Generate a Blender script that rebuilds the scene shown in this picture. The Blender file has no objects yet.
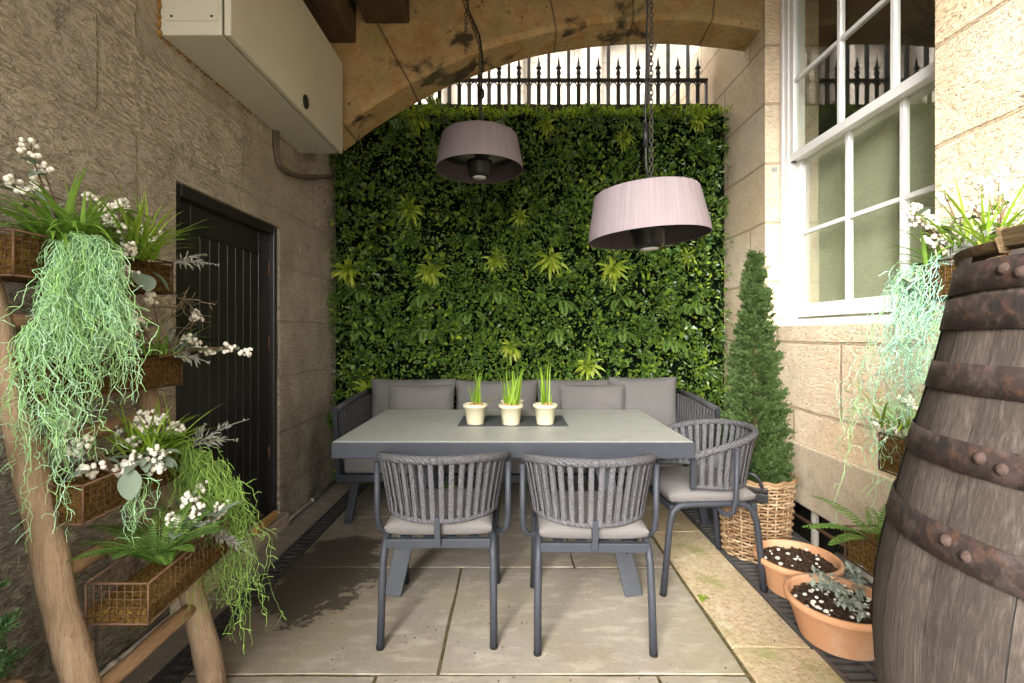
import bpy, math, random
from mathutils import Vector, Matrix, noise as mnoise

# ------------------------------------------------------------------ camera, world, sun, exposure
S = bpy.context.scene
COL = S.collection
F, HZ, VX, EYE = 480.0, 334.0, 513.0, 1.25      # focal length in pixels, horizon row, vanishing column, eye height
cam_data = bpy.data.cameras.new('camera')
cam_data.sensor_width = 36.0
cam_data.lens = F / 1024 * 36.0
cam_data.shift_x = -1.0 / 1024
cam_data.shift_y = -(341.5 - HZ) / 1024
cam_data.clip_start = 0.05
cam_data.clip_end = 500
cam = bpy.data.objects.new('camera', cam_data)
cam.location = (0, 0, EYE)
cam.rotation_euler = (math.pi / 2, 0, 0)
COL.objects.link(cam)
S.camera = cam

SUN_EL, SUN_AZ = math.radians(27), math.radians(203)   # azimuth of the sun seen from the yard (0 = +Y, clockwise)
W = bpy.data.worlds.new('World')
S.world = W
W.use_nodes = True
nt = W.node_tree
bg = nt.nodes['Background']
sky = nt.nodes.new('ShaderNodeTexSky')
sky.sky_type = 'NISHITA'
sky.sun_disc = False
sky.sun_elevation = SUN_EL
sky.sun_rotation = SUN_AZ
sky.air_density = 1.0
sky.dust_density = 4.0
hs = nt.nodes.new('ShaderNodeHueSaturation')             # overcast: the sky is nearly white
hs.inputs['Saturation'].default_value = 0.06
nt.links.new(sky.outputs[0], hs.inputs['Color'])
nt.links.new(hs.outputs[0], bg.inputs[0])
bg.inputs[1].default_value = 0.15
sun_d = bpy.data.lights.new('sun', 'SUN')
sun_d.energy = 1.2
sun_d.angle = math.radians(40)
sun_d.color = (1.0, 0.95, 0.875)
sun = bpy.data.objects.new('sun', sun_d)
dirv = Vector((math.sin(SUN_AZ) * math.cos(SUN_EL), math.cos(SUN_AZ) * math.cos(SUN_EL), math.sin(SUN_EL)))
sun.rotation_euler = dirv.to_track_quat('Z', 'Y').to_euler()
sun.location = (0, -3, 8)
COL.objects.link(sun)
S.view_settings.view_transform = 'Standard'
S.view_settings.look = 'None'
S.view_settings.exposure = 2.58
S.view_settings.gamma = 1.0
S.cycles.use_denoising = True
S.cycles.denoising_prefilter = 'NONE'
S.cycles.max_bounces = 8
S.cycles.diffuse_bounces = 5
S.cycles.transparent_max_bounces = 12

R = random.Random(7)
PI = math.pi
def P(px, py, Y): return Vector(((px - VX) * Y / F, Y, EYE + (HZ - py) * Y / F))

# ------------------------------------------------------------------ mesh builder
class MB:
    def __init__(s): s.v = []; s.f = []; s.sm = []
    def add(s, vs, fs, smooth=False):
        o = len(s.v)
        s.v.extend([tuple(p) for p in vs])
        for f in fs:
            s.f.append(tuple(i + o for i in f)); s.sm.append(smooth)
        return s
    def box(s, x0, x1, y0, y1, z0, z1):
        vs = [(x, y, z) for z in (z0, z1) for y in (y0, y1) for x in (x0, x1)]
        return s.add(vs, [(0, 2, 3, 1), (4, 5, 7, 6), (0, 1, 5, 4), (2, 6, 7, 3), (0, 4, 6, 2), (1, 3, 7, 5)])
    def bar(s, a, b, w, h, up=(0, 0, 1)):
        a, b = Vector(a), Vector(b)
        d = (b - a).normalized(); u = Vector(up)
        sd = d.cross(u)
        if sd.length < 1e-4: sd = d.cross(Vector((0, 1, 0)))
        sd.normalize(); u = sd.cross(d)
        vs = []
        for p in (a, b):
            for i, j in ((-1, -1), (1, -1), (1, 1), (-1, 1)):
                vs.append(p + sd * (i * w / 2) + u * (j * h / 2))
        return s.add(vs, [(0, 3, 2, 1), (4, 5, 6, 7), (0, 1, 5, 4), (1, 2, 6, 5), (2, 3, 7, 6), (3, 0, 4, 7)])
    def tube(s, pts, r, n=8, cap=True, closed=False, smooth=True):
        pts = [Vector(p) for p in pts]
        m = len(pts)
        rs = r if isinstance(r, (list, tuple)) else [r] * m
        vs = []
        t0 = (pts[1] - pts[0]).normalized()
        ref = Vector((0, 0, 1)) if abs(t0.z) < .9 else Vector((1, 0, 0))
        nrm = (ref - t0 * ref.dot(t0)).normalized()
        for i in range(m):
            if closed: t = pts[(i + 1) % m] - pts[i - 1]
            else: t = pts[min(i + 1, m - 1)] - pts[max(i - 1, 0)]
            if t.length < 1e-9: t = t0
            t = t.normalized()
            nn = nrm - t * nrm.dot(t)
            if nn.length > 1e-6: nrm = nn.normalized()
            b = t.cross(nrm)
            for k in range(n):
                a = 2 * PI * k / n
                vs.append(pts[i] + (nrm * math.cos(a) + b * math.sin(a)) * rs[i])
        fs = []
        for i in range(m if closed else m - 1):
            j = (i + 1) % m
            for k in range(n):
                k2 = (k + 1) % n
                fs.append((i * n + k, i * n + k2, j * n + k2, j * n + k))
        s.add(vs, fs, smooth)
        if cap and not closed:
            o = len(s.v) - m * n
            s.f.append(tuple(o + k for k in reversed(range(n)))); s.sm.append(False)
            s.f.append(tuple(o + (m - 1) * n + k for k in range(n))); s.sm.append(False)
        return s
    def lathe(s, prof, c=(0, 0, 0), n=32, smooth=True, rad=None):
        vs = []
        for i, (r, z) in enumerate(prof):
            for k in range(n):
                a = 2 * PI * k / n
                rr = r * (rad(k, i) if rad else 1)
                vs.append((c[0] + rr * math.cos(a), c[1] + rr * math.sin(a), c[2] + z))
        fs = []
        for i in range(len(prof) - 1):
            for k in range(n):
                k2 = (k + 1) % n
                fs.append((i * n + k, i * n + k2, (i + 1) * n + k2, (i + 1) * n + k))
        return s.add(vs, fs, smooth)
    def ball(s, c, r, nu=7, nv=5, sq=(1, 1, 1)):
        c = Vector(c); vs = [c + Vector((0, 0, -r * sq[2]))]
        for j in range(1, nv):
            ph = -PI / 2 + PI * j / nv
            for k in range(nu):
                a = 2 * PI * k / nu
                vs.append(c + Vector((r * sq[0] * math.cos(ph) * math.cos(a), r * sq[1] * math.cos(ph) * math.sin(a), r * sq[2] * math.sin(ph))))
        vs.append(c + Vector((0, 0, r * sq[2])))
        fs = [(0, 1 + (k + 1) % nu, 1 + k) for k in range(nu)]
        for j in range(nv - 2):
            for k in range(nu):
                a, b = 1 + j * nu + k, 1 + j * nu + (k + 1) % nu
                fs.append((a, b, b + nu, a + nu))
        t = len(vs) - 1; o = 1 + (nv - 2) * nu
        fs += [(o + k, o + (k + 1) % nu, t) for k in range(nu)]
        return s.add(vs, fs, True)
    def leaf(s, p, d, nrm, L, w, fold=.25):
        """a small folded leaf: base, two sides, tip"""
        d = d.normalized(); sd = d.cross(nrm)
        if sd.length < 1e-5: sd = d.orthogonal()
        sd.normalize(); n2 = sd.cross(d)
        m = p + d * L * .45
        return s.add([p, m + sd * w * .5 + n2 * w * fold, p + d * L, m - sd * w * .5 + n2 * w * fold], [(0, 1, 2), (0, 2, 3)])
    def blade(s, p, d, L, w, bend=.6, n=6, side=None, shape='grass', fold=.18, wob=0):
        p = Vector(p); d = Vector(d).normalized()
        if side is None:
            side = d.cross(Vector((0, 0, 1)))
            if side.length < .1: side = Vector((R.uniform(-1, 1), R.uniform(-1, 1), 0))
        side = Vector(side).normalized()
        vs = []; st = L / n
        for i in range(n + 1):
            t = i / n
            if shape == 'grass': ww = w * (1 - t ** 2.2) * (.7 + .6 * t * (1 - t))
            elif shape == 'leaf': ww = w * math.sin(PI * min(1, .06 + t * .94)) ** .8
            else: ww = w * (1 - .97 * t)
            up = side.cross(d)
            vs += [p - side * ww / 2 + up * fold * ww, p.copy(), p + side * ww / 2 + up * fold * ww]
            p = p + d * st
            d = (d + Vector((R.uniform(-wob, wob), R.uniform(-wob, wob), -bend / n))).normalized()
        fs = []
        for i in range(n):
            a = i * 3
            fs += [(a, a + 1, a + 4, a + 3), (a + 1, a + 2, a + 5, a + 4)]
        s.add(vs, fs, True)
        return p
    def mesh(s, name):
        me = bpy.data.meshes.new(name)
        me.from_pydata(s.v, [], s.f)
        me.polygons.foreach_set('use_smooth', s.sm)
        me.update()
        return me

def wloc(o):
    p = Vector((0, 0, 0))
    while o is not None: p += o.location; o = o.parent
    return p
def build(name, mb, mat, parent=None, bevel=0, origin=None, seg=2):
    """world coordinates in, one mesh object out"""
    off = wloc(parent) if parent else Vector((0, 0, 0))
    loc = Vector((0, 0, 0))
    if origin is not None: loc = Vector(origin) - off
    sh = off + loc
    if sh.length > 0: mb.v = [(x - sh.x, y - sh.y, z - sh.z) for x, y, z in mb.v]
    o = bpy.data.objects.new(name, mb.mesh(name))
    o.location = loc
    COL.objects.link(o)
    if mat: o.data.materials.append(mat)
    if parent: o.parent = parent
    if bevel:
        m = o.modifiers.new('bevel', 'BEVEL'); m.width = bevel; m.segments = seg; m.limit_method = 'ANGLE'; m.angle_limit = math.radians(40)
    return o
def thing(name, label, cat, loc, group=None):
    o = bpy.data.objects.new(name, None); o.empty_display_size = .1
    COL.objects.link(o); o.location = loc
    return tag(o, label, cat, group)
def tag(o, label, cat, group=None, kind=None):
    o['label'] = label; o['category'] = cat
    if group: o['group'] = group
    if kind: o['kind'] = kind
    return o
def struct(name, mb, mat, bevel=0):
    o = build(name, mb, mat, None, bevel); o['kind'] = 'structure'; return o
def copy_tree(o, parent=None):
    c = o.copy(); COL.objects.link(c)
    c.parent = parent
    for ch in list(o.children): copy_tree(ch, c)
    return c

# ------------------------------------------------------------------ materials
class NT:
    """small helper for node trees"""
    def __init__(s, name, rough=.6, metal=0, spec=.3):
        s.m = bpy.data.materials.new(name); s.m.use_nodes = True
        s.t = s.m.node_tree; s.b = s.t.nodes['Principled BSDF']
        s.b.inputs['Roughness'].default_value = rough
        s.b.inputs['Metallic'].default_value = metal
        s.b.inputs['Specular IOR Level'].default_value = spec
        s.co = s.n('ShaderNodeTexCoord').outputs['Object']
    def n(s, t, **k):
        n = s.t.nodes.new(t)
        for a, b in k.items(): setattr(n, a, b)
        return n
    def put(s, sock, v):
        if isinstance(v, bpy.types.NodeSocket): s.t.links.new(v, sock)
        elif isinstance(v, (tuple, list)) and len(v) == 3 and sock.type == 'RGBA': sock.default_value = (*v, 1)
        else: sock.default_value = v
    def math(s, op, a, b=0, c=None, clamp=False):
        n = s.n('ShaderNodeMath', operation=op, use_clamp=clamp)
        s.put(n.inputs[0], a); s.put(n.inputs[1], b)
        if c is not None: s.put(n.inputs[2], c)
        return n.outputs[0]
    def noise(s, scale, det=4, rough=.55, vec=None, dist=0, col=False):
        n = s.n('ShaderNodeTexNoise'); s.put(n.inputs['Vector'], vec or s.co)
        n.inputs['Scale'].default_value = scale; n.inputs['Detail'].default_value = det
        n.inputs['Roughness'].default_value = rough; n.inputs['Distortion'].default_value = dist
        return n.outputs['Color' if col else 'Fac']
    def voro(s, scale, feat='F1', vec=None, out='Distance', rnd=1):
        n = s.n('ShaderNodeTexVoronoi', feature=feat); s.put(n.inputs['Vector'], vec or s.co)
        n.inputs['Scale'].default_value = scale; n.inputs['Randomness'].default_value = rnd
        return n.outputs[out]
    def ramp(s, fac, stops, interp='LINEAR'):
        n = s.n('ShaderNodeValToRGB'); n.color_ramp.interpolation = interp
        e = n.color_ramp.elements
        while len(e) < len(stops): e.new(.5)
        for i, (p, c) in enumerate(stops):
            e[i].position = p
            e[i].color = (c, c, c, 1) if not isinstance(c, (tuple, list)) else (*c, 1)
        s.put(n.inputs[0], fac)
        return n.outputs[0]
    def mix(s, fac, a, b, mode='MIX'):
        n = s.n('ShaderNodeMix', data_type='RGBA', blend_type=mode)
        s.put(n.inputs[0], fac); s.put(n.inputs[6], a); s.put(n.inputs[7], b)
        return n.outputs[2]
    def scale(s, vec, sc):
        n = s.n('ShaderNodeMapping'); s.put(n.inputs[0], vec); n.inputs['Scale'].default_value = sc
        return n.outputs[0]
    def sep(s, vec=None):
        n = s.n('ShaderNodeSeparateXYZ'); s.put(n.inputs[0], vec or s.co); return n.outputs
    def comb(s, x=0, y=0, z=0):
        n = s.n('ShaderNodeCombineXYZ')
        for i, v in enumerate((x, y, z)): s.put(n.inputs[i], v)
        return n.outputs[0]
    def island(s): return s.n('ShaderNodeNewGeometry').outputs['Random Per Island']
    def objrand(s): return s.n('ShaderNodeObjectInfo').outputs['Random']
    def wave(s, scale, vec=None, dist=0, dscale=1, dirn='X', prof='SIN'):
        n = s.n('ShaderNodeTexWave', bands_direction=dirn, wave_profile=prof); s.put(n.inputs['Vector'], vec or s.co)
        n.inputs['Scale'].default_value = scale; n.inputs['Distortion'].default_value = dist
        n.inputs['Detail Scale'].default_value = dscale; n.inputs['Detail'].default_value = 2
        return n.outputs['Fac']
    def bump(s, h, strength=.5, dist=.01, normal=None):
        n = s.n('ShaderNodeBump'); n.inputs['Strength'].default_value = strength; n.inputs['Distance'].default_value = dist
        s.put(n.inputs['Height'], h)
        if normal: s.put(n.inputs['Normal'], normal)
        s.put(s.b.inputs['Normal'], n.outputs[0]); return n.outputs[0]
    def color(s, c): s.put(s.b.inputs['Base Color'], c); return s
    def rough(s, c): s.put(s.b.inputs['Roughness'], c); return s

def stone(name, base, alt, mortar, bw, rh, axis='Y', msize=.008, seed=0, tool=0, pit=60, flake=.5, stain=None, stain_amt=.5, mcol=.3, bumpd=.016, damp=0, dash=0, cloud=0, coarse=1.0, jd=1.1, bstr=.6):
    t = NT(name, .9, 0, .15)
    x, y, z = t.sep()
    u = t.math('ADD', y, x) if axis == 'Y' else x
    wob = t.math('MULTIPLY', t.math('SUBTRACT', t.noise(2.2, 3), .5), .05)
    vec = t.comb(t.math('ADD', t.math('ADD', u, seed), wob), t.math('ADD', t.math('ADD', z, seed * .37), t.math('MULTIPLY', wob, .5)), 0)
    br = t.n('ShaderNodeTexBrick'); t.put(br.inputs['Vector'], vec)
    br.offset = .43; br.squash = 1.3; br.squash_frequency = 3
    br.inputs['Color1'].default_value = (0, 0, 0, 1); br.inputs['Color2'].default_value = (1, 1, 1, 1); br.inputs['Mortar'].default_value = (.5, .5, .5, 1)
    br.inputs['Scale'].default_value = 1; br.inputs['Mortar Size'].default_value = msize; br.inputs['Mortar Smooth'].default_value = .35
    br.inputs['Brick Width'].default_value = bw; br.inputs['Row Height'].default_value = rh
    rnd = br.outputs['Color']; mort = br.outputs['Fac']
    big = t.noise(1.3, 5, .6); mid = t.noise(7, 6, .65); fine = t.noise(pit, 4, .6)
    c = t.mix(t.ramp(rnd, [(.1, 0.), (.9, 1.)]), base, alt)
    c = t.mix(t.ramp(mid, [(.35, .0), (.7, .55)]), c, tuple(q * .68 for q in base))
    c = t.mix(t.ramp(fine, [(.5, 0.), (.75, .35)]), c, tuple(min(1, q * 1.25) for q in alt))
    if cloud:
        c = t.mix(t.math('MULTIPLY', t.ramp(t.noise(3.4, 7, .68), [(.46, 0.), (.66, 1.)]), cloud), c, tuple(min(1, q * 1.35) for q in alt))
        ck = t.n('ShaderNodeTexVoronoi', feature='DISTANCE_TO_EDGE'); ck.inputs['Scale'].default_value = 1.9
        wv = t.n('ShaderNodeVectorMath', operation='ADD'); t.put(wv.inputs[0], t.co); t.put(wv.inputs[1], t.noise(4.5, 6, .65, col=True)); t.put(ck.inputs['Vector'], wv.outputs[0])
        crack = t.math('MULTIPLY', t.ramp(ck.outputs['Distance'], [(.003, 1.), (.012, 0.)]), t.ramp(t.noise(2.4, 3), [(.5, 0.), (.58, 1.)]))
        c = t.mix(t.math('MULTIPLY', crack, .6), c, tuple(q * .35 for q in base))
    if dash:
        ds = t.noise(1, 4, .6, vec=t.comb(t.math('MULTIPLY', u, 26), t.math('MULTIPLY', t.math('ADD', z, t.math('MULTIPLY', u, .12)), 75), 0), dist=.4)
        dk = t.ramp(ds, [(.5, 0.), (.68, 1.)])
        c = t.mix(t.math('MULTIPLY', dk, dash), c, tuple(q * .5 for q in base))
    if stain: c = t.mix(t.math('MULTIPLY', t.ramp(big, [(.48, 0.), (.68, 1.)]), stain_amt), c, stain)
    c = t.mix(t.math('MULTIPLY', mort, mcol), c, mortar)
    if damp:
        dm = t.math('MULTIPLY', t.ramp(z, [(.0, 1.), (.95, .0)]), t.ramp(t.noise(3.2, 6, .65), [(.36, 0.), (.62, 1.)]))
        c = t.mix(t.math('MULTIPLY', dm, .85), c, (.052, .05, .028))
    t.color(c)
    fl = t.ramp(t.noise(2.1, 7, .62), [(.38, 0.), (.46, .55), (.56, .6), (.64, 1.)])
    h = t.math('MULTIPLY', fl, flake)
    h = t.math('ADD', h, t.math('MULTIPLY', fine, .35))
    h = t.math('ADD', h, t.math('MULTIPLY', mid, .9 * coarse)); h = t.math('ADD', h, t.math('MULTIPLY', t.noise(17, 6, .7), .55 * coarse))
    if tool:
        lines = t.wave(tool, t.comb(t.math('ADD', t.math('MULTIPLY', u, .10), z), u, x if axis == 'Y' else y), 5, 6)
        on = t.ramp(t.math('ADD', rnd, t.math('MULTIPLY', big, .3)), [(.45, .15), (.6, 1.)])
        h = t.math('ADD', h, t.math('MULTIPLY', t.math('MULTIPLY', lines, on), .20))
    if dash: h = t.math('SUBTRACT', h, t.math('MULTIPLY', dk, .8))
    if cloud: h = t.math('SUBTRACT', h, t.math('MULTIPLY', crack, 1.2))
    h = t.math('SUBTRACT', h, t.math('MULTIPLY', mort, jd))
    t.bump(h, bstr, bumpd)
    return t.m

M = {}
M['left_stone'] = stone('painted_stone', (.41, .35, .262), (.475, .41, .31), (.36, .305, .225), .72, .36, 'Y', .011, .3, tool=26, pit=45, flake=.8, bumpd=.024, damp=1, dash=.05, cloud=.4, coarse=.6, jd=1.0, bstr=.8, stain=(.33, .265, .18), stain_amt=.5, mcol=.55)
M['right_stone'] = stone('sandstone', (.70, .545, .375), (.76, .63, .465), (.40, .30, .19), 1.0, .42, 'Y', .011, .17, tool=24, pit=32, flake=.15, bumpd=.017, dash=.22, cloud=.15, coarse=.25, jd=1.6, stain=(.62, .42, .22), stain_amt=.55, mcol=.85)
M['retain'] = stone('dark_stone', (.2, .17, .12), (.24, .2, .15), (.15, .12, .09), .6, .3, 'X', .01)
M['facade'] = stone('pale_ashlar', (.33, .285, .23), (.39, .34, .28), (.18, .145, .11), 1.1, .5, 'X', .012, flake=.1, mcol=.8)

def m_plinth():
    t = NT('weathered_plinth', .9, 0, .15)
    n = t.noise(5, 6, .6); f = t.noise(70, 4)
    c = t.mix(n, (.40, .31, .21), (.52, .43, .32)); c = t.mix(t.ramp(t.noise(2.2, 6, .65), [(.48, 0.), (.62, .7)]), c, (.24, .19, .135)); c = t.mix(t.ramp(t.noise(42, 5, .7, vec=t.scale(t.co, (1, 1, 2.2))), [(.5, 0.), (.68, .55)]), c, (.17, .13, .09))
    t.color(c); t.bump(t.math('ADD', t.math('MULTIPLY', f, .5), n), .7, .01); return t.m
M['plinth'] = m_plinth()

ARC_X, ARC_Z, ARC_R = 1.056, 3.493 - 3.72, 3.72
def m_arch():
    t = NT('arch_stone', .92, 0, .12)
    x, y, z = t.sep()
    dx = t.math('SUBTRACT', x, ARC_X); dz = t.math('SUBTRACT', z, ARC_Z)
    ang = t.math('ARCTAN2', dx, dz)
    fr = t.math('FRACT', t.math('ADD', t.math('MULTIPLY', ang, ARC_R / .56), 40.33))
    joint = t.ramp(t.math('ABSOLUTE', t.math('SUBTRACT', fr, .5)), [(.485, 0.), (.497, 1.)])
    n = t.noise(2.1, 6, .62); m_ = t.noise(9, 6, .65); f = t.noise(55, 4)
    c = t.mix(n, (.35, .225, .095), (.47, .345, .175)); c = t.mix(t.ramp(t.noise(5.5, 7, .7), [(.48, 0.), (.62, .7)]), c, (.33, .17, .05)); c = t.mix(t.ramp(t.noise(28, 5, .7), [(.5, 0.), (.7, .55)]), c, (.18, .12, .06))
    c = t.mix(t.ramp(m_, [(.45, 0.), (.75, .7)]), c, (.28, .20, .11))
    soot = t.math('MULTIPLY', t.ramp(t.noise(3.0, 7, .6, dist=.4), [(.565, 0.), (.63, 1.)]), .9)
    c = t.mix(soot, c, (.035, .03, .024))
    spots = t.ramp(t.voro(11), [(.08, 1.), (.13, 0.)])
    c = t.mix(t.math('MULTIPLY', spots, t.ramp(n, [(.45, 0.), (.55, .8)])), c, (.05, .04, .03))
    green = t.ramp(t.noise(4, 4), [(.52, 0.), (.7, .45)])
    c = t.mix(green, c, (.22, .22, .10))
    c = t.mix(t.math('MULTIPLY', joint, .75), c, (.12, .085, .05)); t.color(c)
    h = t.math('SUBTRACT', t.math('ADD', t.math('MULTIPLY', m_, 1.), t.math('MULTIPLY', f, .4)), joint)
    t.bump(h, .8, .014); return t.m
M['arch'] = m_arch()

def m_paving():
    t = NT('stone_paving', .75, 0, .3)
    isl = t.island()
    n = t.noise(3, 6, .6); f = t.noise(45, 5); sp = t.voro(38); strat = t.noise(6, 5, .6, vec=t.scale(t.co, (1, 2.6, 1)))
    c = t.mix(isl, (.222, .192, .153), (.262, .23, .188))
    c = t.mix(t.ramp(n, [(.4, 0.), (.7, .75)]), c, (.21, .17, .115)); c = t.mix(t.ramp(f, [(.5, 0.), (.75, .35)]), c, (.16, .13, .09))
    c = t.mix(t.ramp(strat, [(.5, 0.), (.62, .3)]), c, (.45, .40, .32))
    c = t.mix(t.ramp(t.noise(1.7, 5), [(.5, 0.), (.66, .45)]), c, (.25, .22, .13))
    c = t.mix(t.ramp(sp, [(.05, .55), (.09, 0.)]), c, (.12, .10, .07))
    c = t.mix(t.ramp(t.voro(13, vec=t.scale(t.co, (1.3, .8, 1))), [(.03, .6), (.05, 0.)]), c, (.62, .58, .5))
    c = t.mix(t.ramp(t.noise(160, 3, .7), [(.5, 0.), (.72, .4)]), c, (.15, .125, .095))
    c = t.mix(t.ramp(t.noise(9, 6, .7, dist=1.2), [(.54, 0.), (.62, .35)]), c, (.19, .16, .12))
    c = t.mix(t.ramp(t.noise(5, 6, .7), [(.62, 0.), (.68, .4)]), c, (.40, .37, .32))
    # wet, dirty patch on the left near the drain (a stain with its own shape)
    x, y, z = t.sep()
    d = t.math('SQRT', t.math('ADD', t.math('POWER', t.math('MULTIPLY', t.math('ADD', x, .98), 1.0), 2), t.math('POWER', t.math('MULTIPLY', t.math('SUBTRACT', y, 2.55), .55), 2)))
    fall = t.math('SUBTRACT', 1., t.math('MULTIPLY', d, 1.7), clamp=True)
    wn = t.math('ADD', t.math('MULTIPLY', t.noise(5.5, 7, .68), .85), t.math('MULTIPLY', t.noise(34, 4, .7), .42))
    wet = t.ramp(t.math('MULTIPLY', fall, wn), [(.345, 0.), (.375, .9)])
    halo = t.ramp(fall, [(0., 0.), (.8, .6)])
    c = t.mix(halo, c, (.17, .13, .075))
    c = t.mix(wet, c, (.052, .043, .03))
    t.color(c)
    t.rough(t.ramp(wet, [(0., .78), (1., .42)]))
    t.bump(t.math('ADD', t.math('MULTIPLY', f, .4), t.math('ADD', n, t.math('MULTIPLY', strat, .4))), .35, .008); return t.m
M['paving'] = m_paving()

def m_kerb():
    t = NT('mossy_kerb', .85, 0, .2)
    n = t.noise(4, 6, .6); f = t.noise(60, 5, .7); isl = t.island()
    c = t.mix(isl, (.42, .325, .205), (.47, .385, .24)); c = t.mix(t.ramp(f, [(.42, 0.), (.66, .8)]), c, (.24, .165, .09))
    c = t.mix(t.ramp(t.voro(55), [(.05, .6), (.12, 0.)]), c, (.12, .08, .05))
    c = t.mix(t.ramp(n, [(.5, 0.), (.68, .6)]), c, (.30, .27, .13))
    c = t.mix(t.ramp(t.noise(2.6, 4), [(.57, 0.), (.68, .65)]), c, (.17, .20, .045))
    c = t.mix(t.ramp(t.noise(8, 5), [(.58, 0.), (.7, .5)]), c, (.60, .54, .45))
    t.color(c); t.bump(t.math('ADD', t.math('MULTIPLY', f, .8), n), .7, .012); return t.m
M['kerb'] = m_kerb()
def m_soil(name, a, b, sc=40, bumpd=.02):
    t = NT(name, .95, 0, .1); n = t.noise(sc, 6, .7)
    t.color(t.mix(t.ramp(n, [(.35, 0.), (.65, 1.)]), a, b)); t.bump(n, 1, bumpd); return t.m
M['joint'] = m_soil('mossy_joint', (.05, .045, .02), (.15, .12, .055))
M['soil'] = m_soil('potting_soil', (.035, .022, .014), (.11, .07, .045), 70)
M['ground'] = m_soil('courtyard_ground', (.28, .25, .2), (.36, .32, .26), 8, .005)
M['dark'] = m_soil('dark_recess_wall', (.03, .027, .022), (.06, .05, .04), 20, .01)  # very dark mottled colour for the recessed wall
M['street'] = m_soil('street_paving', (.22, .2, .18), (.28, .26, .23), 6, .004)
M['moss'] = m_soil('brown_moss', (.06, .03, .008), (.27, .155, .035), 90, .03)

def flat(name, c, rough=.5, metal=0, spec=.3, nz=0, sc=20, bump=0, bsc=200, var=.25):
    t = NT(name, rough, metal, spec)
    n = t.noise(sc, 5, .6)
    t.color(t.mix(t.ramp(n, [(.3, 0.), (.72, 1.)]), tuple(q * (1 - var) for q in c), tuple(min(1, q * (1 + var * .6)) for q in c)))
    if bump: t.bump(t.noise(bsc, 4), bump, .004)
    return t.m
M['alu'] = flat('anthracite_metal', (.027, .029, .035), .52, .0, .22, var=.12, bump=.12, bsc=400)
M['iron'] = flat('black_iron', (.022, .021, .02), .55, .3, .4)
M['steel_bar'] = flat('grey_railing_paint', (.12, .12, .125), .5, .1, .4)
M['grate'] = flat('grate_iron', (.075, .07, .066), .6, .2, .35)
M['chain'] = flat('dull_chain', (.055, .045, .038), .5, .7, .5)
M['rust'] = flat('rusty_wire', (.13, .07, .04), .7, .4, .3)
M['white_paint'] = flat('white_paint', (.80, .785, .75), .42, 0, .4, var=.05, sc=6)
M['cabinet'] = flat('cream_cabinet_paint', (.52, .49, .395), .4, 0, .4, var=.06, sc=3)
M['cabinet_edge'] = flat('cabinet_shadow_gap', (.05, .045, .04), .7)
M['foam'] = flat('expanding_foam', (.27, .14, .035), .9, sc=60, bump=1)
M['black_door'] = flat('black_door_paint', (.018, .017, .016), .32, 0, .5, var=.2)
M['groove'] = flat('worn_groove', (.10, .09, .075), .5)
M['pvc'] = flat('dirty_pvc', (.55, .50, .42), .5)
M['conduit'] = flat('conduit_paint', (.10, .08, .055), .55)
M['black_plastic'] = flat('black_plastic', (.012, .012, .012), .4)
M['lens'] = flat('lamp_lens', (.45, .43, .40), .25)
M['reflector'] = flat('heater_reflector', (.20, .185, .17), .4, .5)
M['dark_timber'] = None
M['terracotta'] = None

def m_timber(name, a, b, c2, axis=(1, 12, 12), rough=.8, bump=.6):
    t = NT(name, rough, 0, .2)
    v = t.scale(t.co, axis); g = t.noise(6, 7, .65, vec=v, dist=.6); n = t.noise(4, 4)
    f = t.noise(26, 4, .7, vec=v)
    c = t.mix(t.ramp(g, [(.3, 0.), (.7, 1.)]), a, b); c = t.mix(t.ramp(n, [(.5, 0.), (.75, .6)]), c, c2)
    c = t.mix(t.ramp(f, [(.55, 0.), (.72, .6)]), c, tuple(q * .4 for q in a))
    t.color(c); t.bump(t.math('ADD', g, t.math('MULTIPLY', f, .6)), bump, .01); return t.m
M['dark_timber'] = m_timber('sooty_timber', (.05, .032, .015), (.13, .085, .04), (.03, .02, .012), (14, 1, 14))
M['pole'] = m_timber('bare_log', (.27, .175, .10), (.43, .31, .20), (.16, .105, .065), (9, 9, 1), .8, .8)
M['rung'] = m_timber('bare_branch', (.24, .14, .07), (.40, .25, .14), (.16, .09, .05), (9, 1, 9), .8)
M['tan_wood'] = m_timber('tan_offcut', (.40, .22, .07), (.5, .3, .1), (.3, .15, .05), (9, 1, 9))
M['coping'] = m_timber('mossy_coping', (.025, .022, .012), (.05, .042, .02), (.02, .03, .008), (1, 8, 8))
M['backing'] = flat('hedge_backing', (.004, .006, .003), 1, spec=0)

def m_terracotta():
    t = NT('terracotta', .8, 0, .2)
    n = t.noise(5, 6, .6); f = t.noise(40, 4)
    c = t.mix(n, (.40, .185, .085), (.46, .26, .145)); c = t.mix(t.ramp(t.noise(3.5, 6, .65), [(.48, 0.), (.66, .6)]), c, (.52, .36, .24))
    c = t.mix(t.ramp(f, [(.55, 0.), (.8, .4)]), c, (.30, .13, .06))
    t.color(c); t.bump(f, .2, .004); return t.m
M['terracotta'] = m_terracotta()

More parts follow.
